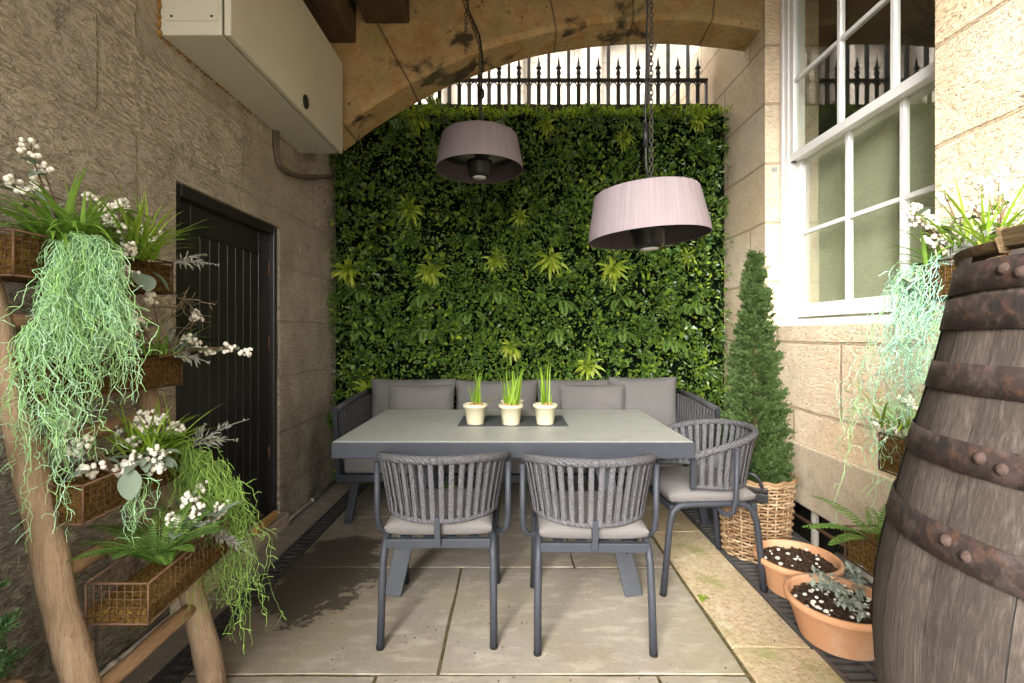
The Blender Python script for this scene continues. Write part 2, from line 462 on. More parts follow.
def m_fabric(name, c, sc=260, var=.3):
    t = NT(name, .95, 0, .1)
    n = t.noise(sc, 3, .7); b = t.noise(7, 4)
    t.color(t.mix(n, t.mix(b, tuple(q * (1 - var) for q in c), tuple(q * .85 for q in c)), tuple(min(1, q * (1 + var)) for q in c)))
    w1 = t.wave(150, dirn='X'); w2 = t.wave(150, dirn='Z')
    t.bump(t.math('ADD', t.math('ADD', w1, w2), t.math('MULTIPLY', t.noise(7, 4, .6, dist=.8), 9)), .35, .004); return t.m
M['cushion'] = m_fabric('taupe_fabric', (.125, .117, .111))
M['seat_fabric'] = m_fabric('grey_seat_fabric', (.118, .109, .103))
def m_rope(wav=1):
    t = NT('grey_rope', .92, 0, .15)
    n = t.noise(150, 3, .75); w = t.wave(42, t.comb(t.math('ADD', *t.sep()[0:2]), t.sep()[2], 0), 2, 1.5, dirn='DIAGONAL')
    t.color(t.mix(t.ramp(n, [(.35, 0.), (.66, 1.)]), (.034, .033, .036), (.118, .113, .116)))
    t.bump(t.math('ADD', n, w) if wav else n, .7 if wav else .4, .005); return t.m
M['rope'] = m_rope(); M['strap_rope'] = m_rope(0)
def m_table():
    t = NT('grey_green_tabletop', .42, 0, .4)
    n = t.noise(4, 5, .6); d = t.ramp(t.noise(9, 5, .6), [(.56, 0.), (.63, .45)])
    c = t.mix(n, (.245, .245, .215), (.285, .285, .25)); c = t.mix(d, c, (.20, .20, .175))
    t.color(c); t.rough(t.ramp(n, [(.3, .38), (.7, .55)])); return t.m
M['table'] = m_table()
M['inlay'] = flat('dark_inlay', (.06, .062, .068), .45, var=.15)
def m_shade():
    t = NT('mauve_shade', .85, 0, .15)
    x, y, z = t.sep()
    a = t.math('ARCTAN2', x, y)
    st = t.noise(1, 3, .7, vec=t.comb(t.math('MULTIPLY', a, 26), t.math('MULTIPLY', z, 1.2), 0))
    t.color(t.mix(t.ramp(st, [(.3, 0.), (.7, 1.)]), (.135, .108, .112), (.20, .163, .167))); t.bump(st, .4, .004); return t.m
M['shade'] = m_shade()
M['inner_shading'] = flat('mauve_inner_shading', (.075, .058, .062), .8, var=.15)  # inside of the heater shade, its shading painted as a darker colour
M['pot_glaze'] = flat('cream_pot', (.47, .43, .29), .4, 0, .45, var=.08, sc=9)
M['bulb'] = flat('bulb_skin', (.40, .20, .09), .6, var=.5, sc=80)
M['pebble'] = flat('white_pebble', (.68, .64, .56), .7, sc=60)
M['berry'] = flat('white_berry', (.68, .64, .54), .5, 0, .35, var=.08, sc=60)
M['glove'] = flat('grey_plate', (.3, .3, .3), .5, .5)

def m_leaf(name, cols, rough=.55, trans=.15, spec=.3):
    t = NT(name, rough, 0, spec)
    isl = t.island()
    st = [(i / max(1, len(cols) - 1), c) for i, c in enumerate(cols)]
    c = t.ramp(isl, st)
    c = t.mix(t.ramp(t.noise(60, 2), [(.3, 0.), (.8, .3)]), c, tuple(q * 1.3 for q in cols[len(cols) // 2]))
    t.color(c)
    if trans:
        tr = t.n('ShaderNodeBsdfTranslucent'); t.put(tr.inputs[0], c)
        mx = t.n('ShaderNodeMixShader'); mx.inputs[0].default_value = trans
        out = t.t.nodes['Material Output']
        t.t.links.new(t.b.outputs[0], mx.inputs[1]); t.t.links.new(tr.outputs[0], mx.inputs[2]); t.t.links.new(mx.outputs[0], out.inputs[0])
    return t.m
M['hedge'] = m_leaf('hedge_leaf', [(.016, .045, .005), (.05, .115, .009), (.03, .075, .012), (.12, .20, .012), (.06, .105, .04), (.17, .26, .014), (.035, .085, .009), (.28, .35, .02)], .34, .12, .5)
M['fringe'] = m_leaf('skylit_fringe_leaf', [(.14, .26, .012), (.28, .40, .022), (.42, .50, .04)], .4, .45)  # brighter leaf colour paints sky light onto the top fringe
M['rosette'] = m_leaf('rosette_leaf', [(.17, .26, .02), (.29, .37, .035), (.44, .45, .07)], .4, .25)
M['hfern'] = m_leaf('wall_fern_leaf', [(.075, .15, .025), (.14, .225, .045)], .5, .2)
M['sprig'] = m_leaf('lime_sprig_leaf', [(.13, .20, .02), (.20, .27, .03)], .5, .3)
M['grass'] = m_leaf('grass_blade', [(.15, .27, .02), (.22, .35, .03), (.30, .40, .06)], .4, .4)
M['strap'] = m_leaf('strap_leaf', [(.14, .27, .03), (.21, .35, .06)], .4, .35)
M['daff'] = m_leaf('daffodil_blade', [(.13, .25, .015), (.20, .33, .025), (.27, .38, .04)], .45, .35)
M['fern'] = m_leaf('fern_leaf', [(.055, .125, .02), (.09, .17, .03), (.14, .22, .045)], .5, .3)
M['mint'] = m_leaf('mint_strand', [(.40, .66, .41), (.48, .72, .50), (.33, .58, .17), (.36, .62, .34), (.15, .30, .07)], .6, .05)
M['greenstrand'] = m_leaf('green_strand', [(.20, .36, .06), (.30, .50, .11), (.25, .40, .07), (.14, .19, .06)], .6, .15)
M['tealstrand'] = m_leaf('teal_strand', [(.25, .46, .36), (.32, .53, .40), (.26, .46, .14)], .6, .15)
M['sage'] = m_leaf('sage_leaf', [(.12, .16, .11), (.19, .235, .17), (.09, .14, .08)], .7, .15)
M['lavender'] = m_leaf('lavender_leaf', [(.20, .22, .17), (.30, .31, .25), (.26, .25, .27)], .7, .1)
M['twig'] = flat('brown_twig', (.12, .075, .04), .8)
M['greentwig'] = flat('green_stem', (.17, .20, .05), .7)
M['driedtwig'] = m_leaf('dried_twig', [(.10, .075, .04), (.16, .12, .07)], .8, 0)
M['conifer'] = m_leaf('conifer_needle', [(.016, .037, .009), (.030, .060, .013), (.065, .105, .022), (.036, .056, .022)], .6, .12)
M['conifer_dark'] = m_leaf('dark_conifer_needle', [(.02, .055, .014), (.04, .09, .022)], .6, .12)
M['dusty'] = m_leaf('dusty_miller_leaf', [(.16, .19, .15), (.24, .27, .22)], .85, .1)
def m_wicker():
    t = NT('willow_wicker', .7, 0, .3)
    n = t.noise(30, 4); isl = t.island()
    c = t.ramp(isl, [(0, (.14, .08, .04)), (.5, (.25, .16, .085)), (1, (.37, .275, .17))])
    t.color(t.mix(t.ramp(n, [(.4, 0.), (.75, .6)]), c, (.18, .09, .03))); return t.m
M['wicker'] = m_wicker()

def m_barrel():
    t = NT('weathered_oak', .78, 0, .25)
    isl = t.island()
    v = t.scale(t.co, (11, 11, 1.1)); g = t.noise(5, 8, .7, vec=v, dist=.5); f = t.noise(16, 5, .7, vec=t.scale(t.co, (8, 8, .8)))
    blot = t.noise(4.5, 6, .65)
    c = t.mix(isl, (.042, .031, .024), (.098, .077, .061)); c = t.mix(t.ramp(t.noise(30, 4, .75, vec=t.scale(t.co, (9, 9, .5))), [(.45, 0.), (.65, .65)]), c, (.03, .023, .019))
    c = t.mix(t.ramp(g, [(.38, 0.), (.72, .6)]), c, (.055, .042, .034))
    c = t.mix(t.ramp(f, [(.5, 0.), (.75, .4)]), c, (.19, .16, .135))
    c = t.mix(t.ramp(blot, [(.52, 0.), (.62, .75)]), c, (.033, .025, .02))
    t.color(c); t.bump(t.math('ADD', g, t.math('MULTIPLY', f, .7)), .4, .004); return t.m
M['barrel'] = m_barrel()
def m_hoop():
    t = NT('rusty_hoop', .62, .35, .35)
    n = t.noise(9, 7, .7); f = t.noise(60, 4)
    c = t.mix(t.ramp(n, [(.35, 0.), (.68, 1.)]), (.022, .018, .017), (.055, .036, .030)); c = t.mix(t.ramp(f, [(.5, 0.), (.72, .6)]), c, (.12, .06, .035)); c = t.mix(t.ramp(t.noise(24, 6, .7), [(.5, 0.), (.62, .6)]), c, (.10, .075, .065))
    t.color(c); t.bump(t.math('ADD', n, f), .4, .004); return t.m
M['hoop'] = m_hoop()
M['rivet'] = flat('rusty_rivet', (.05, .032, .026), .85, 0, .15, sc=90, bump=.6)
def m_glass():
    m = bpy.data.materials.new('window_glass'); m.use_nodes = True
    t = m.node_tree; t.nodes.clear()
    out = t.nodes.new('ShaderNodeOutputMaterial'); mx = t.nodes.new('ShaderNodeMixShader')
    tr = t.nodes.new('ShaderNodeBsdfTransparent'); tr.inputs[0].default_value = (.90, .94, .88, 1)
    gl = t.nodes.new('ShaderNodeBsdfGlossy'); gl.inputs['Roughness'].default_value = .0
    lw_ = t.nodes.new('ShaderNodeLayerWeight'); lw_.inputs['Blend'].default_value = .5      # Schlick reflectance of a double pane
    pw = t.nodes.new('ShaderNodeMath'); pw.operation = 'POWER'; pw.inputs[1].default_value = 4.0; t.links.new(lw_.outputs['Facing'], pw.inputs[0])
    fr = t.nodes.new('ShaderNodeMath'); fr.operation = 'MULTIPLY_ADD'; fr.inputs[1].default_value = .80; fr.inputs[2].default_value = .20; t.links.new(pw.outputs[0], fr.inputs[0])
    no = t.nodes.new('ShaderNodeTexNoise'); no.inputs['Scale'].default_value = 2.2
    bp = t.nodes.new('ShaderNodeBump'); bp.inputs['Strength'].default_value = .0012; bp.inputs['Distance'].default_value = .02
    t.links.new(no.outputs[0], bp.inputs['Height']); t.links.new(bp.outputs[0], gl.inputs['Normal'])
    t.links.new(fr.outputs[0], mx.inputs[0]); t.links.new(tr.outputs[0], mx.inputs[1]); t.links.new(gl.outputs[0], mx.inputs[2]); t.links.new(mx.outputs[0], out.inputs[0])
    return m
M['glass'] = m_glass()
M['curtain'] = flat('olive_blind', (.56, .545, .41), .9, var=.05, sc=2)
M['roomwall'] = flat('room_plaster', (.16, .15, .11), .9, var=.05)

# ------------------------------------------------------------------ setting
LX, RX = -1.5, 1.785
gm = MB(); gm.add([(-60, -40, -.30), (60, -40, -.30), (60, 120, -.30), (-60, 120, -.30)], [(0, 1, 2, 3)])
struct('ground', gm, M['ground'])

def grid_top(mb, x0, x1, y0, y1, zb, zt, tilt=.0015):
    """a slab with slightly uneven top corners and a worn edge"""
    c = .0025
    j = lambda: R.uniform(-tilt, tilt)
    z = [zt + j() for _ in range(4)]
    vs = [(x0, y0, zb), (x1, y0, zb), (x1, y1, zb), (x0, y1, zb)]
    def edge(xa, ya, xb, yb, za, zb_):
        n = 6; out = []
        for i in range(n):
            t = i / n; w = 0 if i == 0 else R.uniform(-.003, .003)
            out.append((xa + (xb - xa) * t + w, ya + (yb - ya) * t + w, za + (zb_ - za) * t))
        return out
    ring = edge(x0, y0, x1, y0, z[0], z[1]) + edge(x1, y0, x1, y1, z[1], z[2]) + edge(x1, y1, x0, y1, z[2], z[3]) + edge(x0, y1, x0, y0, z[3], z[0])
    n = len(ring); cx, cy = (x0 + x1) / 2, (y0 + y1) / 2
    lo = [(p[0], p[1], p[2] - c) for p in ring]
    inn = [(p[0] - math.copysign(min(c, abs(p[0] - cx)), p[0] - cx) if abs(p[0] - cx) > .9 * (x1 - x0) / 2 else p[0],
            p[1] - math.copysign(c, p[1] - cy) if abs(p[1] - cy) > .9 * (y1 - y0) / 2 else p[1], p[2]) for p in ring]
    bot = [(p[0], p[1], zb) for p in ring]
    fs = [tuple(range(2 * n, 3 * n))]
    for k in range(n):
        k2 = (k + 1) % n
        fs.append((k, k2, n + k2, n + k)); fs.append((n + k, n + k2, 2 * n + k2, 2 * n + k))
    mb.add(bot + lo + inn, fs)
pv = MB(); g = .006
rows = [(-1.5, -.4, (-.7, .1)), (-.4, .75, (-.35, .4)), (.75, 1.76, (-.50, .53)), (1.76, 2.57, (-.275,)), (2.57, 3.28, (-.62, .33)), (3.28, 4.03, (-.1,))]
for y0, y1, js in rows:
    xs = [-1.2] + list(js) + [.86]
    for a, b in zip(xs, xs[1:]): grid_top(pv, a + g, b - g, y0 + g, y1 - g, -.05, 0)
ys = [-1.5, .2, 1.45, 2.25, 3.1, 4.03]
for a, b in zip(ys, ys[1:]): grid_top(pv, -1.5, -1.312, a + g, b - g, -.05, .004)
struct('paving', pv, M['paving'])
kb = MB(); ys = [-1.5, .3, 1.0, 1.905, 3.02, 4.03]
for a, b in zip(ys, ys[1:]): grid_top(kb, .866 + g, 1.182 + R.uniform(-.01, .01), a + g, b - g, -.05, .006, .004)
grid_top(kb, 1.20, 1.76, .9, 1.70, -.05, .004)
struct('kerb_strip', kb, M['kerb'])
jn = MB(); jn.box(-1.2, 1.186, -1.5, 4.03, -.29, -.0045); jn.box(-1.5, -1.312, -1.5, 4.03, -.29, -.011)
struct('paving_bed', jn, M['joint'])

# walls -----------------------------------------------------------
def wall_with_hole(mb, x, thick, ya, yb, za, zb, hy0, hy1, hz0, hz1, sgn):
    """wall in a plane of constant x whose visible face is at x, body towards sgn, one opening"""
    x2 = x + sgn * thick
    def quad(a, b, c, d): mb.add([a, b, c, d], [(0, 1, 2, 3)])
    ysn = [ya, hy0, hy1, yb]; zsn = [za, hz0, hz1, zb]
    for i in range(3):
        for j in range(3):
            if (i, j) == (1, 1) or zsn[j + 1] - zsn[j] < 1e-4: continue
            for xx in (x, x2): quad((xx, ysn[i], zsn[j]), (xx, ysn[i + 1], zsn[j]), (xx, ysn[i + 1], zsn[j + 1]), (xx, ysn[i], zsn[j + 1]))
    for yy in (hy0, hy1): quad((x, yy, hz0), (x2, yy, hz0), (x2, yy, hz1), (x, yy, hz1))
    for zz in (hz0, hz1): quad((x, hy0, zz), (x2, hy0, zz), (x2, hy1, zz), (x, hy1, zz))
    for yy in (ya, yb): quad((x, yy, za), (x2, yy, za), (x2, yy, zb), (x, yy, zb))
    for zz in (za, zb): quad((x, ya, zz), (x2, ya, zz), (x2, yb, zz), (x, yb, zz))
lw = MB(); wall_with_hole(lw, LX, .35, -1.2, 4.3, -.05, 4.6, 2.136, 3.09, -.04, 1.935, -1)
tag(build('stone_wall', lw, M['left_stone']), 'grey brown rough stone wall on the left with a black door in it', 'wall')
rw = MB(); wall_with_hole(rw, RX, .38, -1.2, 5.2, .575, 4.0, 2.03, 3.40, 1.30, 3.75, 1)
tag(build('sandstone_wall', rw, M['right_stone']), 'pale sandstone wall on the right around the white sash window', 'wall')
pl = MB(); pl.box(RX - .022, 2.15, -1.2, 4.3, .20, .573)
tag(build('wall_plinth', pl, M['plinth'], bevel=.012), 'weathered stone plinth course under the sandstone wall above a dark gap', 'plinth')
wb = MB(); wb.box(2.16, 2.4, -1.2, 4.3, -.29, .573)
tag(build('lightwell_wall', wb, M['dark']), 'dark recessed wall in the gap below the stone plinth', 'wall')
rt = MB(); rt.box(LX, RX, 4.06, 4.34, -.29, 3.085)
tag(build('retaining_wall', rt, M['retain']), 'dark stone retaining wall behind the leafy green wall', 'wall')
cp = MB(); cp.box(-1.2, RX - .07, 4.0, 4.36, 3.087, 3.172)
tag(build('coping', cp, M['coping'], bevel=.012), 'dark mossy coping beam along the top of the green wall', 'coping')

# stone arch ------------------------------------------------------
def arch_z(x, y):
    d = ARC_R ** 2 - (x - ARC_X) ** 2
    return max(2.66, ARC_Z + math.sqrt(max(d, 0)) + (3.70 - y) * .02)
am = MB(); N = 64
ydep = [3.45, 3.475, 3.70]
cols = []
for i in range(N + 1):
    x = LX + (RX - LX) * i / N
    zf = arch_z(x, 3.45) + .03
    w = lambda k: mnoise.noise(Vector((x * 2.2, k * 3.1, .4))) * .012
    cols.append([(x, 3.45, 4.5), (x, 3.45 + w(1), zf + .03 + w(2)), (x, 3.475, zf - .004 + w(3)), (x, 3.70, arch_z(x, 3.70) + w(4)), (x, 3.70, 4.5)])
vs = [p for c in cols for p in c]; fs = []
for i in range(N):
    for j in range(5):
        j2 = (j + 1) % 5
        fs.append((i * 5 + j, i * 5 + j2, (i + 1) * 5 + j2, (i + 1) * 5 + j))
am.add(vs, fs)
tag(build('stone_arch', am, M['arch']), 'shallow soot stained stone arch spanning over the green wall', 'arch')

# timber ceiling: boards on beams --------------------------------
ceil = thing('timber_ceiling', 'dark sooty timber beams and boards overhead at the top left', 'ceiling', (0, 2, 3.75))
cb = MB()
for k in range(26):
    y0 = .11 + k * .1285
    cb.box(LX, RX, y0, y0 + .124, 3.76, 3.80)
build('boards', cb, M['dark_timber'], ceil)
for x0, x1, z in ((-1.49, -1.12, 3.33), (-1.06, -.74, 3.47), (-.1, .12, 3.67), (.55, .77, 3.67), (1.2, 1.42, 3.67)):
    b = MB(); b.box(x0, x1, .10, 3.44, z, 3.755); build('beam', b, M['dark_timber'], ceil, bevel=.015)

m = MB(); m.box(-1.05, .36, .45, .70, 2.74, 3.755); build('unseen_light_block', m, M['dark_timber'], ceil, bevel=.01)  # unseen block added under the ceiling to shade the rear heater

# street, railing and the pale building beyond -------------------
st = MB(); st.add([(-60, 4.341, 3.08), (60, 4.341, 3.08), (60, 120, 3.08), (-60, 120, 3.08)], [(0, 1, 2, 3)])
struct('street', st, M['street'])
rail = thing('iron_railing', 'black iron railing with spear finials above the green wall', 'railing', (.45, 4.3, 3.172))
RY = 4.30
def bar_mb(x):
    b = MB(); b.box(x - .011, x + .011, RY - .011, RY + .011, 3.172, 3.52)
    b.lathe([(.012, 0), (.02, .012), (.014, .03), (.022, .055), (.016, .078), (.010, .095), (.026, .10), (.022, .11), (.012, .13), (.009, .16), (.0015, .205)], (x, RY, 3.528), 10)
    return b
xs = [1.655 - .178 * k for k in range(17)]
for x in xs:
    build('spear_bar', bar_mb(x), M['iron'], rail)
for x in xs:
    b = MB(); x2 = x - .089
    b.box(x2 - .014, x2 + .014, RY - .012, RY + .012, 3.172, 4.55)
    build('tall_bar', b, M['steel_bar'], rail)
b = MB(); b.box(-1.4, 1.74, RY - .02, RY + .02, 3.512, 3.532); b.box(-1.4, 1.74, RY - .017, RY + .017, 4.5, 4.53)
build('top_rail', b, M['iron'], rail)
b = MB()
for x in xs:
    for xc in (x - .0445, x + .0445):
        pts = [(xc + .032 * math.cos(a), RY, 3.455 + .05 * math.sin(a)) for a in [PI * i / 8 for i in range(9)]]
        b.tube([(xc + .032, RY, 3.175)] + pts + [(xc - .032, RY, 3.175)], .0055, 4)
build('hoop_infill', b, M['iron'], rail)
b = MB(); b.box(1.72, 1.74, RY - .012, RY + .012, 3.172, 3.53); build('end_post', b, M['steel_bar'], rail)

fac = thing('pale_building', 'pale classical stone building with columns across the street', 'building', (0, 11, 3.08))
b = MB(); b.box(-14, 16, 11.2, 12.5, 3.08, 9.2); build('wall', b, M['facade'], fac)
for k in range(9):
    x = -7 + k * 1.75
    b = MB(); b.lathe([(.36, 0), (.36, .12), (.28, .2), (.27, 2.6), (.24, 4.6), (.34, 4.75), (.36, 4.9)], (x, 10.7, 3.3), 20); build('column', b, M['facade'], fac)
b = MB(); b.box(-14, 16, 10.25, 11.19, 8.2, 8.9); build('entablature', b, M['facade'], fac)
b = MB(); b.box(-14, 16, 10.2, 11.19, 3.08, 3.3); build('podium', b, M['facade'], fac)
for k in range(8):
    x = -6.1 + k * 1.75
    b = MB(); b.box(x - .38, x + .38, 11.15, 11.198, 4.3, 6.6); w = build('window', b, M['white_paint'], fac)
    b = MB(); b.box(x - .3, x + .3, 11.13, 11.148, 4.38, 6.52); build('pane', b, M['inlay'], w)
# raking stair parapet on the right
b = MB(); b.add([(1.9, 5.3, 3.09), (1.9, 9.6, 3.09), (1.9, 9.6, 3.4), (1.9, 5.3, 5.6), (2.3, 5.3, 3.09), (2.3, 9.6, 3.09), (2.3, 9.6, 3.4), (2.3, 5.3, 5.6)],
                [(0, 1, 2, 3), (7, 6, 5, 4), (0, 4, 5, 1), (1, 5, 6, 2), (2, 6, 7, 3), (3, 7, 4, 0)])
tag(build('stair_parapet', b, M['facade'], origin=(2.1, 7, 3.09)), 'sloping pale stone stair parapet beyond the railing', 'parapet')

# ------------------------------------------------------------------ green wall
gw = thing('green_wall', 'artificial leafy green wall of box leaves, rosettes and ferns', 'green wall', (.1, 4.03, 0))
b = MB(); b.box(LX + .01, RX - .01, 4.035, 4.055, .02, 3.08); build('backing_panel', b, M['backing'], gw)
GX0, GX1, GZ0, GZ1 = LX + .015, RX - .03, .05, 3.09
b = MB()
def hedge_leaf(mb, x, z, big=1.0):
    dens = mnoise.noise(Vector((x * 1.9, z * 1.9, 3.3)))
    dens = dens * .6 + .6 * mnoise.noise(Vector((x * 6, z * 6, 8)))
    y = 4.03 - R.random() ** .8 * (.085 + .07 * dens) - .01
    d = Vector((R.gauss(0, .8), -R.uniform(.1, 1.0), R.gauss(.1, .8)))
    nrm = Vector((R.gauss(0, .5), -1, R.gauss(.25, .5)))
    L = R.uniform(.022, .050) * big
    mb.leaf(Vector((x, y, z)), d, nrm, L, L * R.uniform(.4, .75), .25)
for _ in range(11000):                                       # deep filling leaves
    hedge_leaf(b, R.uniform(GX0, GX1), R.uniform(GZ0, GZ1), 1.0)
for _ in range(1500):                                        # clumps that stand out from the wall, each a tuft of its own
    cx, cz = R.uniform(GX0 + .02, GX1 - .02), R.uniform(GZ0, GZ1 - .03)
    k = mnoise.noise(Vector((cx * 2.6, 7, cz * 2.6)))
    rad = R.uniform(.03, .065); dep = R.uniform(.02, .14) + .06 * k; big = R.choice((.6, .7, .8, .9, 1.1, 1.5)); asp = R.choice((.3, .45, .6, .8)); drp = R.uniform(-.5, .5)
    for _ in range(int(R.uniform(14, 30) / big)):
        a = R.uniform(0, 2 * PI); q = R.random() ** .5 * rad
        o = Vector((q * math.cos(a), 0, q * math.sin(a)))
        p = Vector((cx + o.x, 4.02 - dep - .055 * (1 - q / rad) * R.random(), cz + o.z))
        p.x = max(GX0, min(GX1, p.x))
        d = Vector((o.x / rad + R.gauss(0, .35), -R.uniform(.25, .9), o.z / rad + drp + R.gauss(0, .35)))
        L = R.uniform(.024, .046) * big
        b.leaf(p, d, Vector((R.gauss(0, .4), -1, R.gauss(.5, .4))), L, L * asp * R.uniform(.8, 1.2), .25)
build('foliage', b, M['hedge'], gw); b = MB()
for _ in range(1700):                                        # top fringe, sky light put into its brighter leaf colour
    x = R.uniform(GX0 + .25, GX1); y = R.uniform(3.86, 4.0)
    p = Vector((x, y, 3.025 + R.random() * .055 + .03 * mnoise.noise(Vector((x * 5, 0, 0)))))
    d = Vector((R.gauss(0, .5), R.gauss(-.3, .4), R.uniform(.3, 1)))
    b.leaf(p, d, Vector((R.gauss(0, .4), -.6, .7)), R.uniform(.03, .05), R.uniform(.013, .022), .2)
build('top_fringe', b, M['fringe'], gw)
b = MB()
for _ in range(1700):                                        # longer strap and needle tufts mixed in
    cx, cz = R.uniform(GX0, GX1), R.uniform(GZ0, GZ1)
    if mnoise.noise(Vector((cx * 2.3, 11, cz * 2.3))) < .05: continue
    for _ in range(5):
        d = Vector((R.gauss(0, .7), -R.uniform(.3, .8), R.gauss(.3, .6)))
        b.blade((cx, 3.985, cz), d, R.uniform(.05, .10), .006, 1.0, 3)
build('strap_tufts', b, M['hfern'], gw)
def rosette(x, z, sc=1.0):
    m = MB()
    c = Vector((x, 3.965, z))
    for ring, (n, el, L) in enumerate(((8, .1, .14), (9, .4, .14), (8, .75, .115), (6, 1.05, .09), (3, 1.35, .06))):
        for k in range(n):
            a = 2 * PI * (k + R.uniform(-.25, .25)) / n + ring * .4
            d = Vector((math.cos(a) * math.cos(el), -math.sin(el), math.sin(a) * math.cos(el)))
            side = d.cross(Vector((0, -1, 0))).normalized()
            m.blade(c + Vector((R.gauss(0, .008), -.012 * ring, R.gauss(0, .008))), d, L * sc * R.uniform(.7, 1.2), .025 * sc, 1.3, 5, side=side, shape='leaf', fold=.2)
    return m
for px, py in ((422, 128), (547, 128), (617, 137), (692, 131), (527, 206), (402, 212), (356, 266), (424, 263), (490, 262), (554, 259), (615, 266), (690, 264), (517, 343), (660, 180), (580, 372), (365, 385), (455, 140)):
    q = P(px + R.uniform(-9, 9), py + R.uniform(-11, 11), 3.95); build('rosette', rosette(q.x, q.z, R.uniform(.65, 1.2)), M['rosette'], gw)
def fern_fronds(m, c, n, L, out=(0, -1, 0), spread=1.0, bend=1.0, pin=.055, rise=.35):
    out = Vector(out)
    for k in range(n):
        a = (k + .5 + R.uniform(-.3, .3)) / n * 2 * PI
        d = (out * R.uniform(.5, 1.0) + Vector((math.cos(a), math.sin(a) * .7, 0)) * spread + Vector((0, 0, rise + R.uniform(-.2, .3)))).normalized()
        p = Vector(c); seg = 24; st = L * R.uniform(.75, 1.1) / seg
        pts = [p.copy()]
        for i in range(seg):
            t = i / seg
            side = d.cross(Vector((0, 0, 1)))
            side = side.normalized() if side.length > .05 else Vector((1, 0, 0))
            up = side.cross(d).normalized()
            w = pin * (math.sin(PI * (.12 + .86 * t)) ** .7)
            if i > 1:
                for sg in (-1, 1):
                    m.leaf(p, side * sg + d * .3 - Vector((0, 0, .12)), up, w, st * .95, .1)
            p = p + d * st; pts.append(p.copy())
            d = (d + Vector((0, 0, -bend / seg))).normalized()
        m.tube(pts, [.0022 - .0014 * i / seg for i in range(seg + 1)], 4)
for px, py in ((361, 300), (424, 302), (495, 300), (561, 308), (622, 306), (695, 312), (356, 338), (427, 337), (558, 338), (622, 338), (670, 348), (390, 130), (470, 320)):
    q = P(px, py, 3.95); m = MB(); fern_fronds(m, (q.x, 3.95, q.z + .05), 6, .22, (0, -.7, 0), .8, 2.4, .05, .5); build('wall_fern', m, M['hfern'], gw)
m = MB()
for _ in range(60):
    d = Vector((R.gauss(0, .5), R.gauss(-.2, .4), R.uniform(.2, 1))); p = P(433, 106, 3.95) + Vector((R.gauss(0, .03), R.gauss(0, .02), R.gauss(0, .03)))
    m.leaf(p, d, Vector((0, -.7, .7)), .05, .022, .2)
build('lime_sprig', m, M['sprig'], gw)

# ------------------------------------------------------------------ door in the left wall
door = thing('black_door', 'black boarded timber door set in the grey stone wall', 'door', (LX - .08, 2.61, 0))
b = MB(); b.box(LX - .10, LX - .015, 2.138, 2.19, -.03, 1.933); b.box(LX - .10, LX - .015, 3.045, 3.088, -.03, 1.933); b.box(LX - .10, LX - .015, 2.192, 3.043, 1.88, 1.933)
build('frame', b, M['black_door'], door, bevel=.006)
b = MB(); b.box(LX - .11, LX - .065, 2.194, 3.041, .10, 1.876)
for y0, y1, z0, z1 in ((2.194, 2.31, .10, 1.876), (2.93, 3.041, .10, 1.876), (2.312, 2.928, 1.74, 1.876)): b.box(LX - .068, LX - .052, y0, y1, z0, z1)
for k in range(8):
    y0 = 2.314 + k * .0767; b.box(LX - .068, LX - .058, y0, y0 + .073, .102, 1.738)
leafd = build('door_leaf', b, M['black_door'], door, bevel=.003)
b = MB()
for k in range(9):
    y0 = 2.3125 + k * .0767; b.box(LX - .0625, LX - .0605, y0 - .0016, y0 + .0016, .105, 1.735)
build('groove_edges', b, M['groove'], leafd)
b = MB(); b.box(LX - .051, LX - .04, 2.225, 2.265, 1.13, 1.30); b.tube([(LX - .05, 2.245, 1.23), (LX - .0, 2.245, 1.23), (LX + .005, 2.27, 1.228), (LX + .003, 2.36, 1.222)], .009, 8)
build('handle', b, M['black_plastic'], door)
for z in (.45, 1.15, 1.62):
    b = MB(); b.tube([(LX - .048, 3.043, z), (LX - .048, 3.043, z + .09)], .008, 8); build('hinge', b, M['rust'], door)
b = MB(); b.box(LX - .30, LX + .05, 2.10, 3.12, .005, .095)
tag(build('doorstep', b, M['plinth'], bevel=.012), 'low worn stone step under the black door', 'step')
b = MB(); b.bar((LX + .02, 2.75, .12), (LX + .03, 2.98, .135), .03, .045); tag(build('wood_offcut', b, M['tan_wood'], bevel=.004), 'short tan wood offcut lying on the doorstep', 'wood')
b = MB(); b.tube([(LX + .03, -1, .03), (LX + .03, 1.0, .03), (LX + .031, 2.2, .034), (LX + .028, 3.1, .03), (LX + .03, 4.0, .035)], .012, 8)
for y in (1.4, 1.75, 2.35, 2.9, 3.5): b.tube([(LX + .03, y, .032), (LX + .03, y + .03, .032)], .016, 8)
tag(build('floor_pipe', b, M['pvc']), 'thin off white pipe running along the foot of the left wall', 'pipe')

# drain channel ----------------------------------------------------
dr = thing('drain_channel', 'narrow slotted drain channel in the paving by the left wall', 'drain', (-1.256, 2.5, 0))
b = MB(); b.box(-1.31, -1.302, -1.5, 4.02, -.2, .002); b.box(-1.21, -1.202, -1.5, 4.02, -.2, .002); b.box(-1.301, -1.211, -1.5, 4.02, -.2, -.19)
build('channel', b, M['grate'], dr)
b = MB(); y = .9
while y < 4.0:
    b.box(-1.300, -1.212, y, y + .012, -.016, -.002); y += .05
for x in (-1.292, -1.274, -1.256, -1.238, -1.220): b.box(x - .0035, x + .0035, .9, 4.0, -.014, -.004)
build('grating', b, M['grate'], dr)

